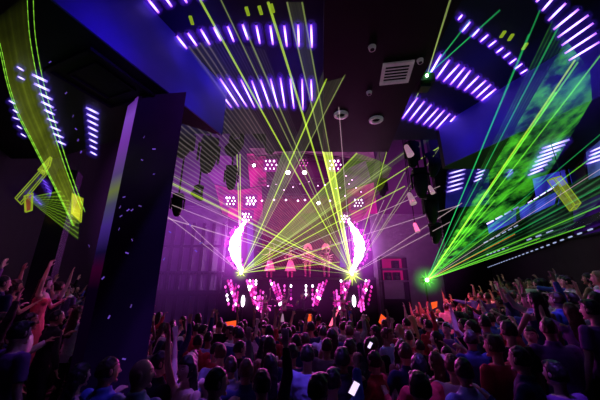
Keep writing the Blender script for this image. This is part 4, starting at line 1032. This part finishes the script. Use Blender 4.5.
    for s in (-1, 1):
        vs = ball(bm, (0, 0, 0), .03, 10, 8, (.35, .62, 1.05)); bmesh.ops.transform(bm, matrix=Matrix.Translation(H((s*.076, -.005, .003))) @ RH.to_4x4() @ Matrix.Rotation(-s*.35, 4, 'Z'), verts=vs)
    body = remesh(bm, vx, 2, name+'_body')
    at = body.attributes.new('Tint', 'FLOAT_COLOR', 'POINT')
    eyes = [H((s*.031, .086, .018)) for s in (-1, 1)]; lip = H((0, .092, -.05)); brow = [H((s*.032, .092, .038)) for s in (-1, 1)]
    for i, v in enumerate(body.vertices):
        c_ = (1, 1, 1, 1)
        if (v.co-hc).length < .15:
            L_ = RH.transposed() @ (v.co-hc)
            if L_.y > .05:
                de = min(math.hypot((abs(L_.x)-.031)/1.35, L_.z-.018), 1)
                if de < .006: c_ = (.06, .04, .04, 1)
                elif de < .0115: c_ = (1.5, 1.6, 1.7, 1)
                elif math.hypot(L_.x/2.4, L_.z+.05) < .0095: c_ = (.85, .35, .4, 1)
                elif math.hypot((abs(L_.x)-.033)/3, L_.z-.043) < .006: c_ = (.2, .15, .13, 1)
        at.data[i].color = c_
    # hair
    parts = [('body', body, M['skin'])]
    if hairstyle != 'bald':
        hb = bmesh.new(); bmesh.ops.create_uvsphere(hb, u_segments=28, v_segments=20, radius=1)
        thick = {'short': 1.09, 'crop': 1.05, 'long': 1.14, 'bun': 1.1, 'cap': 1.08}[hairstyle]
        for v in hb.verts:
            x, y, z = v.co; y0 = y
            if y > .25 and z < .45: y = .25+(y-.25)*.25
            nz_ = max(z, -.35 if hairstyle in ('short', 'crop') else -.55)
            v.co = (x*.077*thick, y*.097*thick-.006, nz_*.118*thick+.004)
        if hairstyle == 'short': ball(hb, (0.01, .055, .095), .045, 12, 8, (1.4, 1, .6))
        if hairstyle == 'bun': ball(hb, (0, -.085, .09), .045, 12, 8)
        for v in hb.verts: v.co = H(v.co)
        if hairstyle == 'long':
            loft(hb, [(H((0, -.035, .04)), .088, .068), (H((0, -.055, -.06)), .094, .06), (nb+Vector((0, -.065, -.04)), .105, .05), (nb+Vector((0, -.095, -.16)), .1, .042), (nb+Vector((0, -.1, -.25)), .06, .03)])
        parts.append(('hair', remesh(hb, .011, 1, name+'_hair', .008, 26), M['hair']))
    # top
    g = .013; cb_ = bmesh.new()
    if top in ('tshirt', 'shirt'):
        torso(cb_, g, .86, 1.445); loft(cb_, [(T((0, 0, .80)), .168, .122), (T((0, 0, .88)), .172, .126), (T((0, 0, 1.0)), .165, .122)])
        for s in (-1, 1):
            S, E, W, ud, fd = arms_pts[s][:5]; capsule(cb_, T((s*.1, 0, 1.38)), S, .06*k, .064*k)
            if top == 'tshirt': cone(cb_, S, S.lerp(E, .72), .064*k, .062*k, 14); ball(cb_, S, .064*k)
            else: capsule(cb_, S, E, .062*k, .053*k, 14); cone(cb_, E, E.lerp(W, .93), .053*k, .038*k, 14)
        if top == 'shirt':
            loft(cb_, [(T((0, -.006, 1.435)), .088, .078), (T((0, -.012, 1.47)), .074, .072), (T((0, -.014, 1.497)), .07, .07)])
    elif top == 'tank':
        torso(cb_, .010, .86, 1.34)
        for s in (-1, 1): 
            for yy in (-.07, .09): capsule(cb_, T((s*.09, yy, 1.32)), T((s*.085, yy*.3, 1.437)), .016, .014, 8)
    elif top == 'dress':
        torso(cb_, .010, .93, 1.34)
        loft(cb_, [(T((0, 0, .60)), .24, .2), (T((0, 0, .75)), .215, .17), (T((0, 0, .92)), .18, .13), (T((0, 0, 1.02)), .145, .11)])
        for s in (-1, 1): capsule(cb_, T((s*.08, .08, 1.32)), T((s*.075, .01, 1.437)), .013, .012, 8); capsule(cb_, T((s*.08, -.07, 1.32)), T((s*.075, -.01, 1.437)), .013, .012, 8)
    elif top == 'gown':
        torso(cb_, .010, .93, 1.34)
        loft(cb_, [((0, 0, .12), .30, .27), ((0, 0, .4), .26, .22), ((0, 0, .7), .215, .17), (T((0, 0, .92)), .18, .13), (T((0, 0, 1.02)), .145, .11)])
        for s in (-1, 1): capsule(cb_, T((s*.08, .08, 1.32)), T((s*.075, .01, 1.437)), .013, .012, 8)
    elif top == 'bikini':
        for s in (-1, 1): ball(cb_, T((s*.07, .088, 1.275)), .068, 12, 8); 
        loft(cb_, [(T((0, 0, 1.235)), .147, .112), (T((0, 0, 1.275)), .15, .116)])
    parts.append(({'tshirt': 't_shirt', 'shirt': 'shirt', 'tank': 'tank_top', 'dress': 'dress', 'gown': 'dress', 'bikini': 'bikini_top'}[top], remesh(cb_, .012, 2, name+'_top', .006, 13), M['cloth']))
    if bottom == 'trousers':
        cb_ = bmesh.new(); loft(cb_, [((0, 0, .84), .168, .118), ((0, 0, .93), .172, .124), ((0, 0, 1.0), .16, .116)]); 
        for s in (-1, 1): capsule(cb_, hips[s]-Vector((0, 0, .03)), knees[s], .092, .07); cone(cb_, knees[s], ank[s]-Vector((0, 0, .02)), .07, .056, 14)
        parts.append(('trousers', remesh(cb_, .014, 2, name+'_trousers', .006, 11), M['cloth']))
    elif bottom == 'briefs':
        cb_ = bmesh.new(); loft(cb_, [((0, 0, .84), .13, .1), ((0, 0, .9), .172, .124), ((0, 0, .97), .172, .122)]); 
        parts.append(('briefs', remesh(cb_, .012, 1, name+'_briefs', .003), M['cloth']))
        cb_ = bmesh.new()
        for s in (-1, 1): cone(cb_, knees[s]+Vector((0, 0, .04)), ank[s], .067, .05, 14); ball(cb_, ank[s]+Vector((0, .06, -.045)), .05, 12, 8, (.95, 2.4, .8)); cone(cb_, ank[s]+Vector((0, 0, .02)), ank[s]+Vector((0, -.02, -.08)), .05, .045, 12)
        parts.append(('boots', remesh(cb_, .011, 1, name+'_boots'), M['cloth']))
    if bottom != 'briefs' and top != 'gown':
        cb_ = bmesh.new()
        for s in (-1, 1):
            vs = box(cb_, ank[s]+Vector((0, .055, -.06+(-.0))), (.095, .29, .06)); ball(cb_, ank[s]+Vector((0, .06, -.035)), .05, 12, 8, (.95, 2.4, .8)); capsule(cb_, ank[s], ank[s]+Vector((0, -.02, -.03)), .047, .045)
        parts.append(('shoes', remesh(cb_, .013, 2, name+'_shoes'), M['leather']))
    for _, me, mt in parts:
        me.materials.clear(); me.materials.append(mt)
    return {'parts': parts, 'arms': arms_pts, 'female': female, 'pose': arms, 'hair': hairstyle, 'top': top, 'H': H}

SPEC = {
 'm_still': dict(arms=('down', 'down'), hairstyle='short', top='tshirt', head_yaw=.2),
 'm_still_b': dict(arms=('bent', 'down'), hairstyle='crop', top='shirt', head_yaw=-.35, lean=.08),
 'm_one': dict(arms=('down', 'up'), hairstyle='short', top='shirt', curl=.3),
 'm_fist': dict(arms=('fist', 'bent'), hairstyle='crop', top='tshirt', curl=1.6, lean=.06),
 'm_two': dict(arms=('up', 'wide'), hairstyle='short', top='tshirt', curl=.25, head_tilt=.2),
 'm_phone': dict(arms=('down', 'phone'), hairstyle='short', top='shirt', curl=1.1),
 'f_still': dict(female=True, arms=('bent', 'down'), hairstyle='long', top='tank', head_yaw=.3),
 'f_one': dict(female=True, arms=('high', 'bent'), hairstyle='long', top='dress', bottom=None, curl=.3),
 'f_two': dict(female=True, arms=('wide', 'up'), hairstyle='bun', top='tank', curl=.25, head_tilt=.15),
 'f_phone': dict(female=True, arms=('phone', 'down'), hairstyle='long', top='tshirt', curl=1.1, head_yaw=-.1),
 'bald': dict(arms=('down', 'bent'), hairstyle='bald', top='shirt', head_yaw=-.9, lean=.1),
 'leaner': dict(arms=('forward', 'bent'), hairstyle='crop', top='shirt', lean=.25, head_tilt=-.2),
 'gown': dict(female=True, arms=('bent', 'up'), hairstyle='long', top='gown', bottom=None, head_yaw=.2, curl=.6),
 'dancer': dict(female=True, arms=('hip', 'hip'), hairstyle='long', top='bikini', bottom='briefs', stance='step', curl=.8),
 'dancer_b': dict(female=True, arms=('up', 'out'), hairstyle='long', top='bikini', bottom='briefs', stance='step', curl=.3),
}
PROTO = {k_: build_person(k_, **v_) for k_, v_ in SPEC.items()}
SKIN = [(.62, .40, .32), (.50, .31, .23), (.36, .21, .15), (.68, .46, .38)]
HAIRC = {'black': (.012, .01, .012), 'dark brown': (.035, .02, .015), 'brown': (.09, .045, .025), 'blonde': (.42, .28, .14)}
CLOTH = {'black': (.015, .015, .02), 'white': (.8, .8, .85), 'pale blue': (.35, .45, .8), 'grey': (.22, .22, .25), 'navy': (.03, .04, .14), 'red': (.5, .04, .06), 'purple': (.25, .08, .4), 'blue': (.08, .15, .6)}
PEOPLE = []
def person(proto, x, y, z, rz, s=1.0, topc='black', hairc='black', skin=None, botc=None, label=None, group=None, cat='person', boots=None):
    p_ = PROTO[proto]
    r = bpy.data.objects.new('person', None); link(r); r.location = (x, y, z); r.rotation_euler = (0, 0, rz); r.scale = (s, s, s); r.empty_display_size = .2
    skin = skin or random.choice(SKIN)
    for nm, me, mt in p_['parts']:
        c = link(bpy.data.objects.new(nm, me), r)
        if nm == 'body': c.color = (*skin, 1)
        elif nm == 'hair': c.color = (*HAIRC[hairc], 1)
        elif nm in ('trousers', 'briefs', 'boots'): c.color = (*(botc or (.02, .02, .03)), 1)
        else: c.color = (*(CLOTH[topc] if isinstance(topc, str) else topc), 1)
    tag(r, label, cat, group)
    PEOPLE.append([r, proto, topc, hairc, x, y, z, s]); return r
POSEW = {'m_still': 'standing still', 'm_still_b': 'one arm bent', 'm_one': 'raising one hand', 'm_fist': 'raising a fist', 'm_two': 'both arms up', 'm_phone': 'hand held ahead',
         'f_still': 'one arm bent', 'f_one': 'one arm high', 'f_two': 'both arms up', 'f_phone': 'hand held ahead', 'leaner': 'leaning forward', 'bald': 'bald head'}
TOPW = {'tshirt': 'T-shirt', 'shirt': 'shirt', 'tank': 'tank top', 'dress': 'dress', 'gown': 'long dress'}
def place_head(px, py, hz, z0=0): # ground point for a head centre seen at px, py
    r = ray(px, py); k_ = (hz+z0-CZ)/r.z; return r.x*k_, r.y*k_
taken = []; HEROES = []
def hero(proto, px, py, rz, s, topc, hairc, label, z0=0, skin=None, botc=None):
    x, y = place_head(px, py, 1.625*s, z0); taken.append((x, y, .36)); HEROES.append((px, y)); o = person(proto, x, y, z0, rz, s, topc, hairc, skin, botc, label); PEOPLE.pop(); return o
# people picked out in the photo (rz 0 faces the stage)
hero('bald', 136, 375, -.25, 1.06, 'pale blue', 'black', 'bald man in a pale blue shirt at the foot of the column, looking right', skin=SKIN[0])
hw_ = hero('f_one', 187, 368, 2.7, 1.02, 'white', 'black', 'woman in a white dress facing the camera with one arm reaching up left', skin=SKIN[0])
hw_.scale.x *= -1
hero('m_still_b', 212, 383, -.7, 1.02, 'pale blue', 'black', 'dark haired man in a pale blue shirt beside the woman in white')
hero('m_phone', 318, 389, -.5, 1.02, 'blue', 'black', 'man in a blue shirt at bottom centre beside the lit phone')
hero('m_still', 292, 353, .1, 1.0, 'navy', 'black', 'dark haired man in a navy T-shirt, left of the two round heads at lower centre')
hero('m_still_b', 378, 362, .9, 1.0, 'red', 'dark brown', 'man in a dark red shirt turned left behind the lit phone')
hero('m_still', 420, 388, 0, 1.03, 'pale blue', 'black', 'broad man in a pale blue T-shirt seen from behind, bottom right of centre')
hero('m_still_b', 468, 372, .35, 1.03, 'pale blue', 'black', 'man in a bright pale blue shirt near the bottom, right of centre')
hero('m_still', 556, 374, .1, 1.02, 'purple', 'black', 'man in a purple T-shirt with dark head at the bottom right')
hero('m_one', 262, 384, .4, 1.0, 'black', 'black', 'man in a black shirt with a raised hand at the bottom left of centre')
gl = lambda px, py, s: None
def hero_t(proto, px, py, zt, rz, s, topc, hairc, label, **kw): return hero(proto, px, py, rz, s, topc, hairc, label, z0=zt, **kw)
def on_tier(px, Y, zt):   # point at depth Y in column px
    r = ray(px, 290); k_ = Y/r.y; return r.x*k_, Y
def hero_at(proto, px, Y, rz, s, topc, hairc, label, z=None, skin=None, botc=None, headpy=None):
    r = ray(px, headpy or 290); x = r.x*Y/r.y; zz = ground(x, Y) if z is None else z
    taken.append((x, Y, .36)); HEROES.append((px, Y)); o = person(proto, x, Y, zz, rz, s, topc, hairc, skin, botc, label); PEOPLE.pop(); return o, x, Y
hero_at('gown', 46, 5.9, -1.2, 1.04, (.75, .12, .2), 'dark brown', 'woman in a long pink dress raising one hand on the left tier', headpy=280, skin=SKIN[3])
hero_at('m_still_b', 30, 4.35, -.75, 1.0, 'white', 'black', 'man in a white shirt with one bent arm below the woman in pink', headpy=303)
hero_at('f_one', 18, 5.5, -.6, 1.0, 'navy', 'black', 'woman in a navy dress with one arm high at the far left', headpy=275)
hero_at('m_one', 5, 4.4, -.6, 1.0, 'black', 'black', 'man in a black shirt with a raised hand at the left edge', headpy=300)
hero_at('m_still', 14, 3.2, -.4, 1.0, 'purple', 'black', 'man in a purple T-shirt at the bottom left corner', headpy=350)
hero_at('f_two', 60, 6.8, -.5, 1.0, 'black', 'dark brown', 'woman in a black tank top with both arms up behind the pink dress', headpy=285)
hero_at('m_still_b', 50, 4.9, -.5, 1.0, 'black', 'black', 'man in a black shirt on the left tier beside the column', headpy=330)
hero_at('m_still_b', 590, 4.6, .3, 1.05, 'white', 'black', 'man in a white shirt high on the right tier at the picture edge', headpy=268)
hero_at('m_two', 535, 5.4, .2, 1.0, 'white', 'black', 'man in a white T-shirt with both arms up on the right tier', headpy=275)
hero_at('m_still', 592, 3.6, .2, 1.0, 'purple', 'black', 'man in a purple T-shirt low on the right tier at the picture edge', headpy=310)

# crowd at random places on the floor and tiers
def try_place(x, y, dmin):
    for a, b, r in taken:
        if (a-x)**2+(b-y)**2 < (dmin*.5+r*.5+.0)**2*1.0+.0: return False
    return True
def colfree(x, y): return not (-3.6 < x < -1.6 and 3.4 < y < 5.1) and not (abs(x-p0.x) < .9 and abs(y-p0.y) < .9)
cands = ['m_still', 'm_still_b', 'm_one', 'm_fist', 'm_two', 'm_phone', 'f_still', 'f_one', 'f_phone', 'm_still', 'm_still_b', 'f_still', 'leaner', 'm_still', 'm_still_b', 'f_still', 'm_still', 'm_still_b', 'f_still', 'm_still']
crowd = 0; tries = 0
while crowd < 246 and tries < 60000:
    tries += 1
    y = random.uniform(2.7, 12.5); x = random.uniform(-1.15, 1.15)*y*1.02
    z = ground(x, y)
    if z < 0 or not colfree(x, y): continue
    if abs(x-.0) < y*.36+.2 and y > 8.6: continue        # clear floor before the stage
    if x < 0 and z == 0 and y > 9.6: continue
    if math.hypot(x, y) < 2.9: continue
    hx, hy = proj((x, y, z+1.65))
    if hx < -6 or hx > 606 or hy > 404: continue
    if z == 0 and hx < 140 and hx > 62 and y > 3.4 and y < 9: 
        if random.random() < .6: continue
    if hx < 78 and y < 6.6 and z > 0 and hx > 8: continue
    if any(y < hy_ and abs(hx-hx_) < 15+(12 if y < 3.5 else 0) for hx_, hy_ in HEROES if hy_ < 5.0): continue
    if not try_place(x, y, .44 if y < 6 else .5): continue
    pr = random.choice(cands)
    if y < 3.8: pr = random.choice(['m_still', 'm_still_b', 'f_still', 'm_still', 'm_phone', 'm_still_b'])
    if pr == 'leaner' and y < 6: pr = 'm_still_b'
    tc = random.choice(['black', 'black', 'black', 'white', 'pale blue', 'grey', 'navy', 'navy', 'red', 'purple', 'blue', 'white'])
    hc_ = random.choice(['black', 'black', 'black', 'dark brown', 'brown'] + (['blonde'] if pr[0] == 'f' else []))
    face = -math.atan2(0-x, 15.5-y)*-1 if False else math.atan2(x, 15.5-y)
    rz = face+random.uniform(-.7, .7)
    if random.random() < .12 and y > 3.5: rz += PI*random.uniform(.7, 1.2)
    person(pr, x, y, z, rz, random.uniform(.93, 1.05), tc, hc_)
    taken.append((x, y, .44 if y < 6 else .5)); crowd += 1
print('CROWD', crowd, 'tries', tries)
# labels that single people out
def where(x, y, z):
    hx, hy = proj((x, y, z+1.65))
    side = 'far left' if hx < 110 else 'left of stage' if hx < 215 else 'under left crescent' if hx < 270 else 'under the dancers' if hx < 330 else 'under right crescent' if hx < 385 else 'under green laser' if hx < 470 else 'right side' if hx < 545 else 'far right'
    lv = 'raised tier' if z > 0 else 'front rows' if y < 4.2 else 'middle rows' if y < 6.6 else 'back rows'
    return lv+' '+side
lab = {}
for rec in PEOPLE:
    r, pr, tc, hc_, x, y, z, s = rec
    p_ = PROTO[pr]
    l = '%s in %s %s %s, %s' % ('woman' if p_['female'] else 'man', tc, TOPW[p_['top']], POSEW[pr], where(x, y, z))
    lab.setdefault(l, []).append(rec)
ordw = ['leftmost', 'second leftmost', 'third leftmost', 'fourth leftmost', 'fifth leftmost']
for l, recs in lab.items():
    recs.sort(key=lambda q: proj((q[4], q[5], q[6]+1.6))[0])
    for i, rec in enumerate(recs):
        rec[0]['label'] = l if len(recs) == 1 else l+', '+(('leftmost' if i == 0 else 'rightmost') if len(recs) == 2 else ordw[min(i, 4)])
        rec[0]['category'] = 'person'; rec[0]['group'] = 'crowd on the dance floor' if rec[6] == 0 else 'crowd on the side tiers'

# dancers on the platform
DZ = deck_z; PINK = (.9, .08, .45)
def plume(r, s=1.0):
    bm = bmesh.new()
    for k_ in range(11):
        a = PI*(k_/10)*1.1-.05*PI; tip = Vector((math.cos(a)*.26, -.05, 1.62+math.sin(a)*.34)); base = Vector((math.cos(a)*.08, -.03, 1.66))
        u = (tip-base); 
        pts = []
        n_ = Vector((-u.z, 0, u.x)).normalized()
        for f, wd in ((0, .01), (.3, .03), (.65, .045), (.9, .035), (1, .005)): pts.append((base+u*f, wd))
        for (a0, w0), (a1, w1) in zip(pts, pts[1:]): bm.faces.new([bm.verts.new(v) for v in (a0-n_*w0, a1-n_*w1, a1+n_*w1, a0+n_*w0)])
    bmesh.ops.solidify(bm, geom=bm.faces[:], thickness=.012) 
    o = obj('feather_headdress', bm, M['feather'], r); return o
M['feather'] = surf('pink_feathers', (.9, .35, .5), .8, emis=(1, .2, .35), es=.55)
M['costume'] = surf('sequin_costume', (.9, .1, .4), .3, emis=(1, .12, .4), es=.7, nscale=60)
dn = [(270, 16.9, 'dancer_b', .98, 'dancer in a pink costume, leftmost of the four on the platform', 0), (290.5, 16.9, 'dancer', .98, 'dancer in a pink skirt, second from left on the platform', 0),
      (308, YS+.25, 'dancer', 1.0, 'dancer with a round feather headdress and hands on hips, third from left', 1), (326.5, YS+.25, 'dancer_b', 1.0, 'dancer with a round feather headdress, rightmost on the platform', 1)]
for px, Y, pr, s, l, fth in dn:
    x = ray(px, 262).x*Y/ray(px, 262).y
    r = person(pr, x, Y, DZ, PI, s, PINK, 'blonde', (.85, .42, .38), PINK, l); PEOPLE.pop(); r['group'] = 'dancers on the platform'
    if fth: plume(r)
    else:
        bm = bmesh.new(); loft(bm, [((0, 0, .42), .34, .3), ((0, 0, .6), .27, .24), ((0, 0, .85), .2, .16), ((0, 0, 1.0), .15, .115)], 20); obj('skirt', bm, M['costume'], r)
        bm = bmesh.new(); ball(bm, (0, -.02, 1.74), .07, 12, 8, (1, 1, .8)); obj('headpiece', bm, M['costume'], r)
    if fth:
        bm = bmesh.new()
        for s_ in (-1, 1):
            for k_ in range(4): cone(bm, (s_*.16, -.12, 1.2-k_*.1), (s_*(.42-.04*k_), -.2, 1.32-k_*.16), .03, .012, 6)
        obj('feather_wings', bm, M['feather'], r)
# performers beside the DJ booth in glowing costumes
for px, l in ((265, 'performer in a glittering magenta costume left of the DJ booth'), (343, 'performer in a glittering magenta costume right of the DJ booth'), (284, 'performer in a glittering costume just left of the DJ booth')):
    Y = YS-.7; x = ray(px, 310).x*Y/ray(px, 310).y
    r = person('dancer_b', x, Y, .55, PI+.3, .98, PINK, 'dark brown', (.6, .3, .4), PINK, l); PEOPLE.pop()
    bm = bmesh.new()
    for k_ in range(16):
        a = random.uniform(0, 2*PI); rr = random.uniform(.25, .6); ball(bm, (math.cos(a)*rr, random.uniform(-.2, .1), 1.15+math.sin(a)*rr*.9), random.uniform(.015, .035), 8, 6, (1.4, 1, 1))
        if k_ % 2: cone(bm, (0, -.1, 1.2), (math.cos(a)*rr, -.1, 1.15+math.sin(a)*rr*.9), .008, .008, 4)
    obj('sequin_wings', bm, M['led_p' if px == 265 else 'led_m'], r)
r = person('m_fist', 0.1, YS-.3, .55, PI, 1.0, 'black', 'black', None, None, 'DJ in a black T-shirt standing behind the dark booth'); PEOPLE.pop()
# costumed woman near the green laser
x = ray(433, 305).x*10.6/ray(433, 305).y
o_ = person('f_two', x, 10.6, max(0, ground(x, 10.6)), PI, 1.0, (1, .25, .08), 'dark brown', SKIN[3], None, 'woman in a bright orange top with both arms up under the green laser'); PEOPLE.pop()

# ------------------------------------------------------------------ things held up: phones, flags, wands
def phone(px, py, Y, rz, label, s=1.0, tilt=.2):
    c = P(px, py, Y*.0+Y); t_ = empty('smartphone', c, rz, label, 'phone'); t_.rotation_euler = (tilt, .5, rz)
    bm = bmesh.new(); box(bm, (0, 0, 0), (.075*s, .009, .15*s)); bmesh.ops.bevel(bm, geom=bm.edges[:], offset=.003, segments=2); obj('case', bm, M['black'], t_)
    bm = bmesh.new(); box(bm, (0, -.006, 0), (.068*s, .003, .135*s)); obj('screen', bm, M['phone'], t_)
phone(354, 388, 2.6, .1, 'lit smartphone with a bright white screen at bottom centre', .75)
phone(370, 345, 4.2, 0, 'small lit smartphone held up in the crowd right of centre', .6)
phone(436, 328-7, 8.5, 0, 'tiny lit smartphone in the red lit crowd', .6)
phone(267, 337, 5.2, 0, 'small lit smartphone left of centre before the stage', .45)
def flag(px, py, Y, pts, label, mat, rod=.9, kind='paper_flag', cat='flag'):
    c = P(px, py, Y); t_ = empty(kind, c, 0, label, cat); k_ = Y/ F
    bm = bmesh.new(); plate(bm, [(a*k_, 0, b*k_) for a, b in pts], (0, 1, 0), .02); obj('sheet', bm, mat, t_)
    bm = bmesh.new(); lo = min(pts, key=lambda q: q[1]); cone(bm, (lo[0]*k_, .01, lo[1]*k_+.05), (lo[0]*k_, .01, lo[1]*k_-rod), .012, .012, 6); obj('stick', bm, M['metal'], t_)
flag(231, 326, 8.6, [(-7, 3), (6, 5), (5, -3), (2, -6)], 'glowing orange triangular flag raised left of the stage', M['orange'])
flag(383, 321, 8.6, [(-1, 6), (4, 2), (1, -6), (-4, -1)], 'glowing orange diamond shaped flag raised right of the stage', M['orange'])
flag(309.5, 321, 9.2, [(-2, 6), (2, 6), (1.5, -5), (-1.5, -5)], 'upright glowing orange bar raised before the DJ booth', M['orange'], kind='glow_stick', cat='glow stick')
M['orangepink'] = glow('orange_pink_glow', (1, .12, .25), 1.6)
flag(334, 319, 9.2, [(2, 8), (5, 8), (-2, -6), (-5, -6)], 'slanted pink orange glow bar raised right of the DJ booth', M['orangepink'], kind='glow_stick', cat='glow stick')
flag(282, 322, 9.0, [(-1, 7), (1, 7), (3, -6), (-3, -6)], 'pale cone shaped fountain raised left of the DJ booth', glow('pale_cone', (.6, .3, .5), .6), kind='paper_cone', cat='cone')
flag(435, 307, 10.4, [(-3, 4), (3, 5), (2, 0), (-3, -2)], 'small orange flag over the woman in orange', M['orange'])

# confetti in the air
M['conf'] = surf('confetti_paper', (.35, .25, .75), .6, emis=(.25, .12, .7), es=.35)
cme = None
spots = [(144, 137), (154, 149), (142, 160), (154, 174), (124, 197), (120, 207), (128, 210), (132, 210), (140, 206), (121, 216), (119, 229), (89, 246), (132, 240), (103, 278), (127, 253), (109, 317), (131, 306), (124, 359), (73, 116), (76, 129), (78, 140), (81, 152), (50, 62), (66, 93), (55, 110), (170, 232), (190, 225), (201, 243), (164, 259), (196, 251)]
bm = bmesh.new(); pts = [(-.03, 0, -.014), (0, .004, -.012), (.03, 0, -.014), (.03, .0, .014), (0, .004, .012), (-.03, 0, .014)]
vv = [bm.verts.new(v) for v in pts]; bm.faces.new((vv[0], vv[1], vv[4], vv[5])); bm.faces.new((vv[1], vv[2], vv[3], vv[4])); bmesh.ops.solidify(bm, geom=bm.faces[:], thickness=.002)
cme = bpy.data.meshes.new('confetti_piece'); bm.to_mesh(cme); bm.free(); cme.materials.append(M['conf'])
for i, (x, y) in enumerate(spots):
    o = link(bpy.data.objects.new('confetti_piece', cme)); o.location = P(x, y, random.uniform(3.0, 3.6)); o.scale = (.6,)*3; o.rotation_euler = (random.uniform(-.5, .5), random.uniform(-1.6, 1.6), random.uniform(-.4, .4))
    tag(o, 'small violet strip of confetti drifting in the air near the column', 'confetti', 'drifting confetti')

# ------------------------------------------------------------------ lamps
def area(loc, target, size, col, power, name='stage_wash', size_y=None, spread=None):
    l = bpy.data.lights.new(name, 'AREA'); l.color = col; l.energy = power; l.size = size
    if size_y: l.shape = 'RECTANGLE'; l.size_y = size_y
    if spread: l.spread = spread
    o = bpy.data.objects.new(name, l); COL.objects.link(o); o.location = loc
    o.rotation_euler = (Vector(target)-Vector(loc)).to_track_quat('-Z', 'Y').to_euler(); return o
def spot(loc, target, col, power, ang=.8, name='spot', blend=.6, r=.15):
    l = bpy.data.lights.new(name, 'SPOT'); l.color = col; l.energy = power; l.spot_size = ang; l.spot_blend = blend; l.shadow_soft_size = r
    o = bpy.data.objects.new(name, l); COL.objects.link(o); o.location = loc
    o.rotation_euler = (Vector(target)-Vector(loc)).to_track_quat('-Z', 'Y').to_euler(); return o
area((0, 14.6, 3.6), (0, 4, 1.0), 7, (.95, .02, .70), 100, size_y=2, spread=1.5)
for s in (-1, 1): area((s*3.4, 15.0, 4.2), (s*1, 6, 1), 1.2, (1, .06, .75), 34, size_y=2.5, spread=1.4)
rs = random.Random(5)
for k_ in range(14):      # narrow violet beams picking people out of the dark
    x_ = rs.uniform(-1, 1); y_ = rs.uniform(2.9, 7.5); x_ *= y_*.9
    spot((x_*.5, y_-.8, 6.5), (x_, y_, 1.5), rs.choice([(.25, .08, 1), (.3, .1, 1), (.6, .08, .9)]), rs.uniform(110, 300), rs.uniform(.18, .34), 'violet_spot', .8, .05)
for px, py, pw in ((418, 386, 60), (468, 366, 90), (318, 384, 70), (212, 380, 80), (187, 372, 70), (128, 374, 30), (292, 372, 40), (550, 388, 35), (378, 366, 25), (590, 285, 60), (535, 280, 45)):
    x_, y_ = place_head(px, py, 1.5) if py > 340 else (ray(px, 280).x*4.9/ray(px, 280).y, 4.9)
    spot((x_*.7, y_-1.0, 6.4), (x_, y_, 1.5 if py > 340 else 2.2), (.26, .09, 1), pw*14, .15, 'violet_spot', .8, .05)
area((0, 4.2, 6.5), (0, 4.8, 0), 6, (.25, .03, 1), 9, 'ceiling_wash', 3.5, spread=1.8)
area((6.5, 6.5, 5.4), (6, 6.5, 0), 3, (.45, .03, .9), 6, 'tier_wash', 3, spread=1.5)
area((-6.0, 6.2, 5.2), (-5.2, 5.4, 1), 1.5, (.7, .03, .4), 5, 'left_wash', spread=1.2)
x_ = ray(46, 280).x*5.9/ray(46, 280).y
spot((x_+.8, 4.6, 5.4), (x_, 5.9, 2.3), (1, .1, .3), 80, .35, 'pink_spot')
spot((-3.6, 2.6, 5.3), (ray(30, 303).x*4.35/ray(30, 303).y, 4.35, 1.9), (.6, .12, .8), 60, .35, 'mauve_spot')
spot((3.4, 15.0, 5.5), P(448, 318, 10.5), (1, .01, .12), 2600, .6, 'red_spot')
spot((2.4, 6.0, 6.5), P(438, 312, 10.6), (1, .02, .2), 4500, .5, 'red_front_spot')
spot((0, 8.6, 6.6), (P(298, 255, 16.2)), (1, .22, .4), 1500, .3, 'dancer_spot')
spot((-2, 10, 7.2), (-6.5, 17, 3), (.5, .08, .9), 260, 1.0, 'wall_spot_left')
spot((2, 10, 7.2), (5.5, 17, 3), (.6, .05, .6), 170, .8, 'wall_spot_right')
spot((-1.2, 2.4, 5.2), (-2.6, 4.0, 4.9), (.4, .05, .9), 24, 1.3, 'column_spot')
def ring(px, py, z, pw, sz=.6, dz=.5): c = PZ(px, py, z); area((c.x, c.y, z-dz), (c.x, c.y+.2, z), sz, (.07, .01, 1), pw, 'ceiling_blue')
def side_glow(px, py, E, sg, pw):
    p_ = PW(px, py, *E); dq = (Vector(E[1])-Vector(E[0])).normalized(); nq = Vector((dq.y, -dq.x, 0))*sg
    area(p_+nq*.6+Vector((0, 0, -.15)), p_, .35, (.07, .01, 1), pw, 'fascia_blue', spread=2.4)
for px, py, pw in ((92, 22, .9), (112, 42, 2.0), (190, 100, 1.4)): side_glow(px, py, SLE, 1, pw)
for px, py, pw in ((468, 138, 1.5), (505, 118, .9), (575, 80, .8)): side_glow(px, py, SRE, -1, pw)
ring(230, 60, CEIL, 4); ring(290, 62, CEIL, 4); ring(480, 60, CEIL, 3); ring(200, 25, CEIL, 3); ring(430, 110, CEIL, 3)
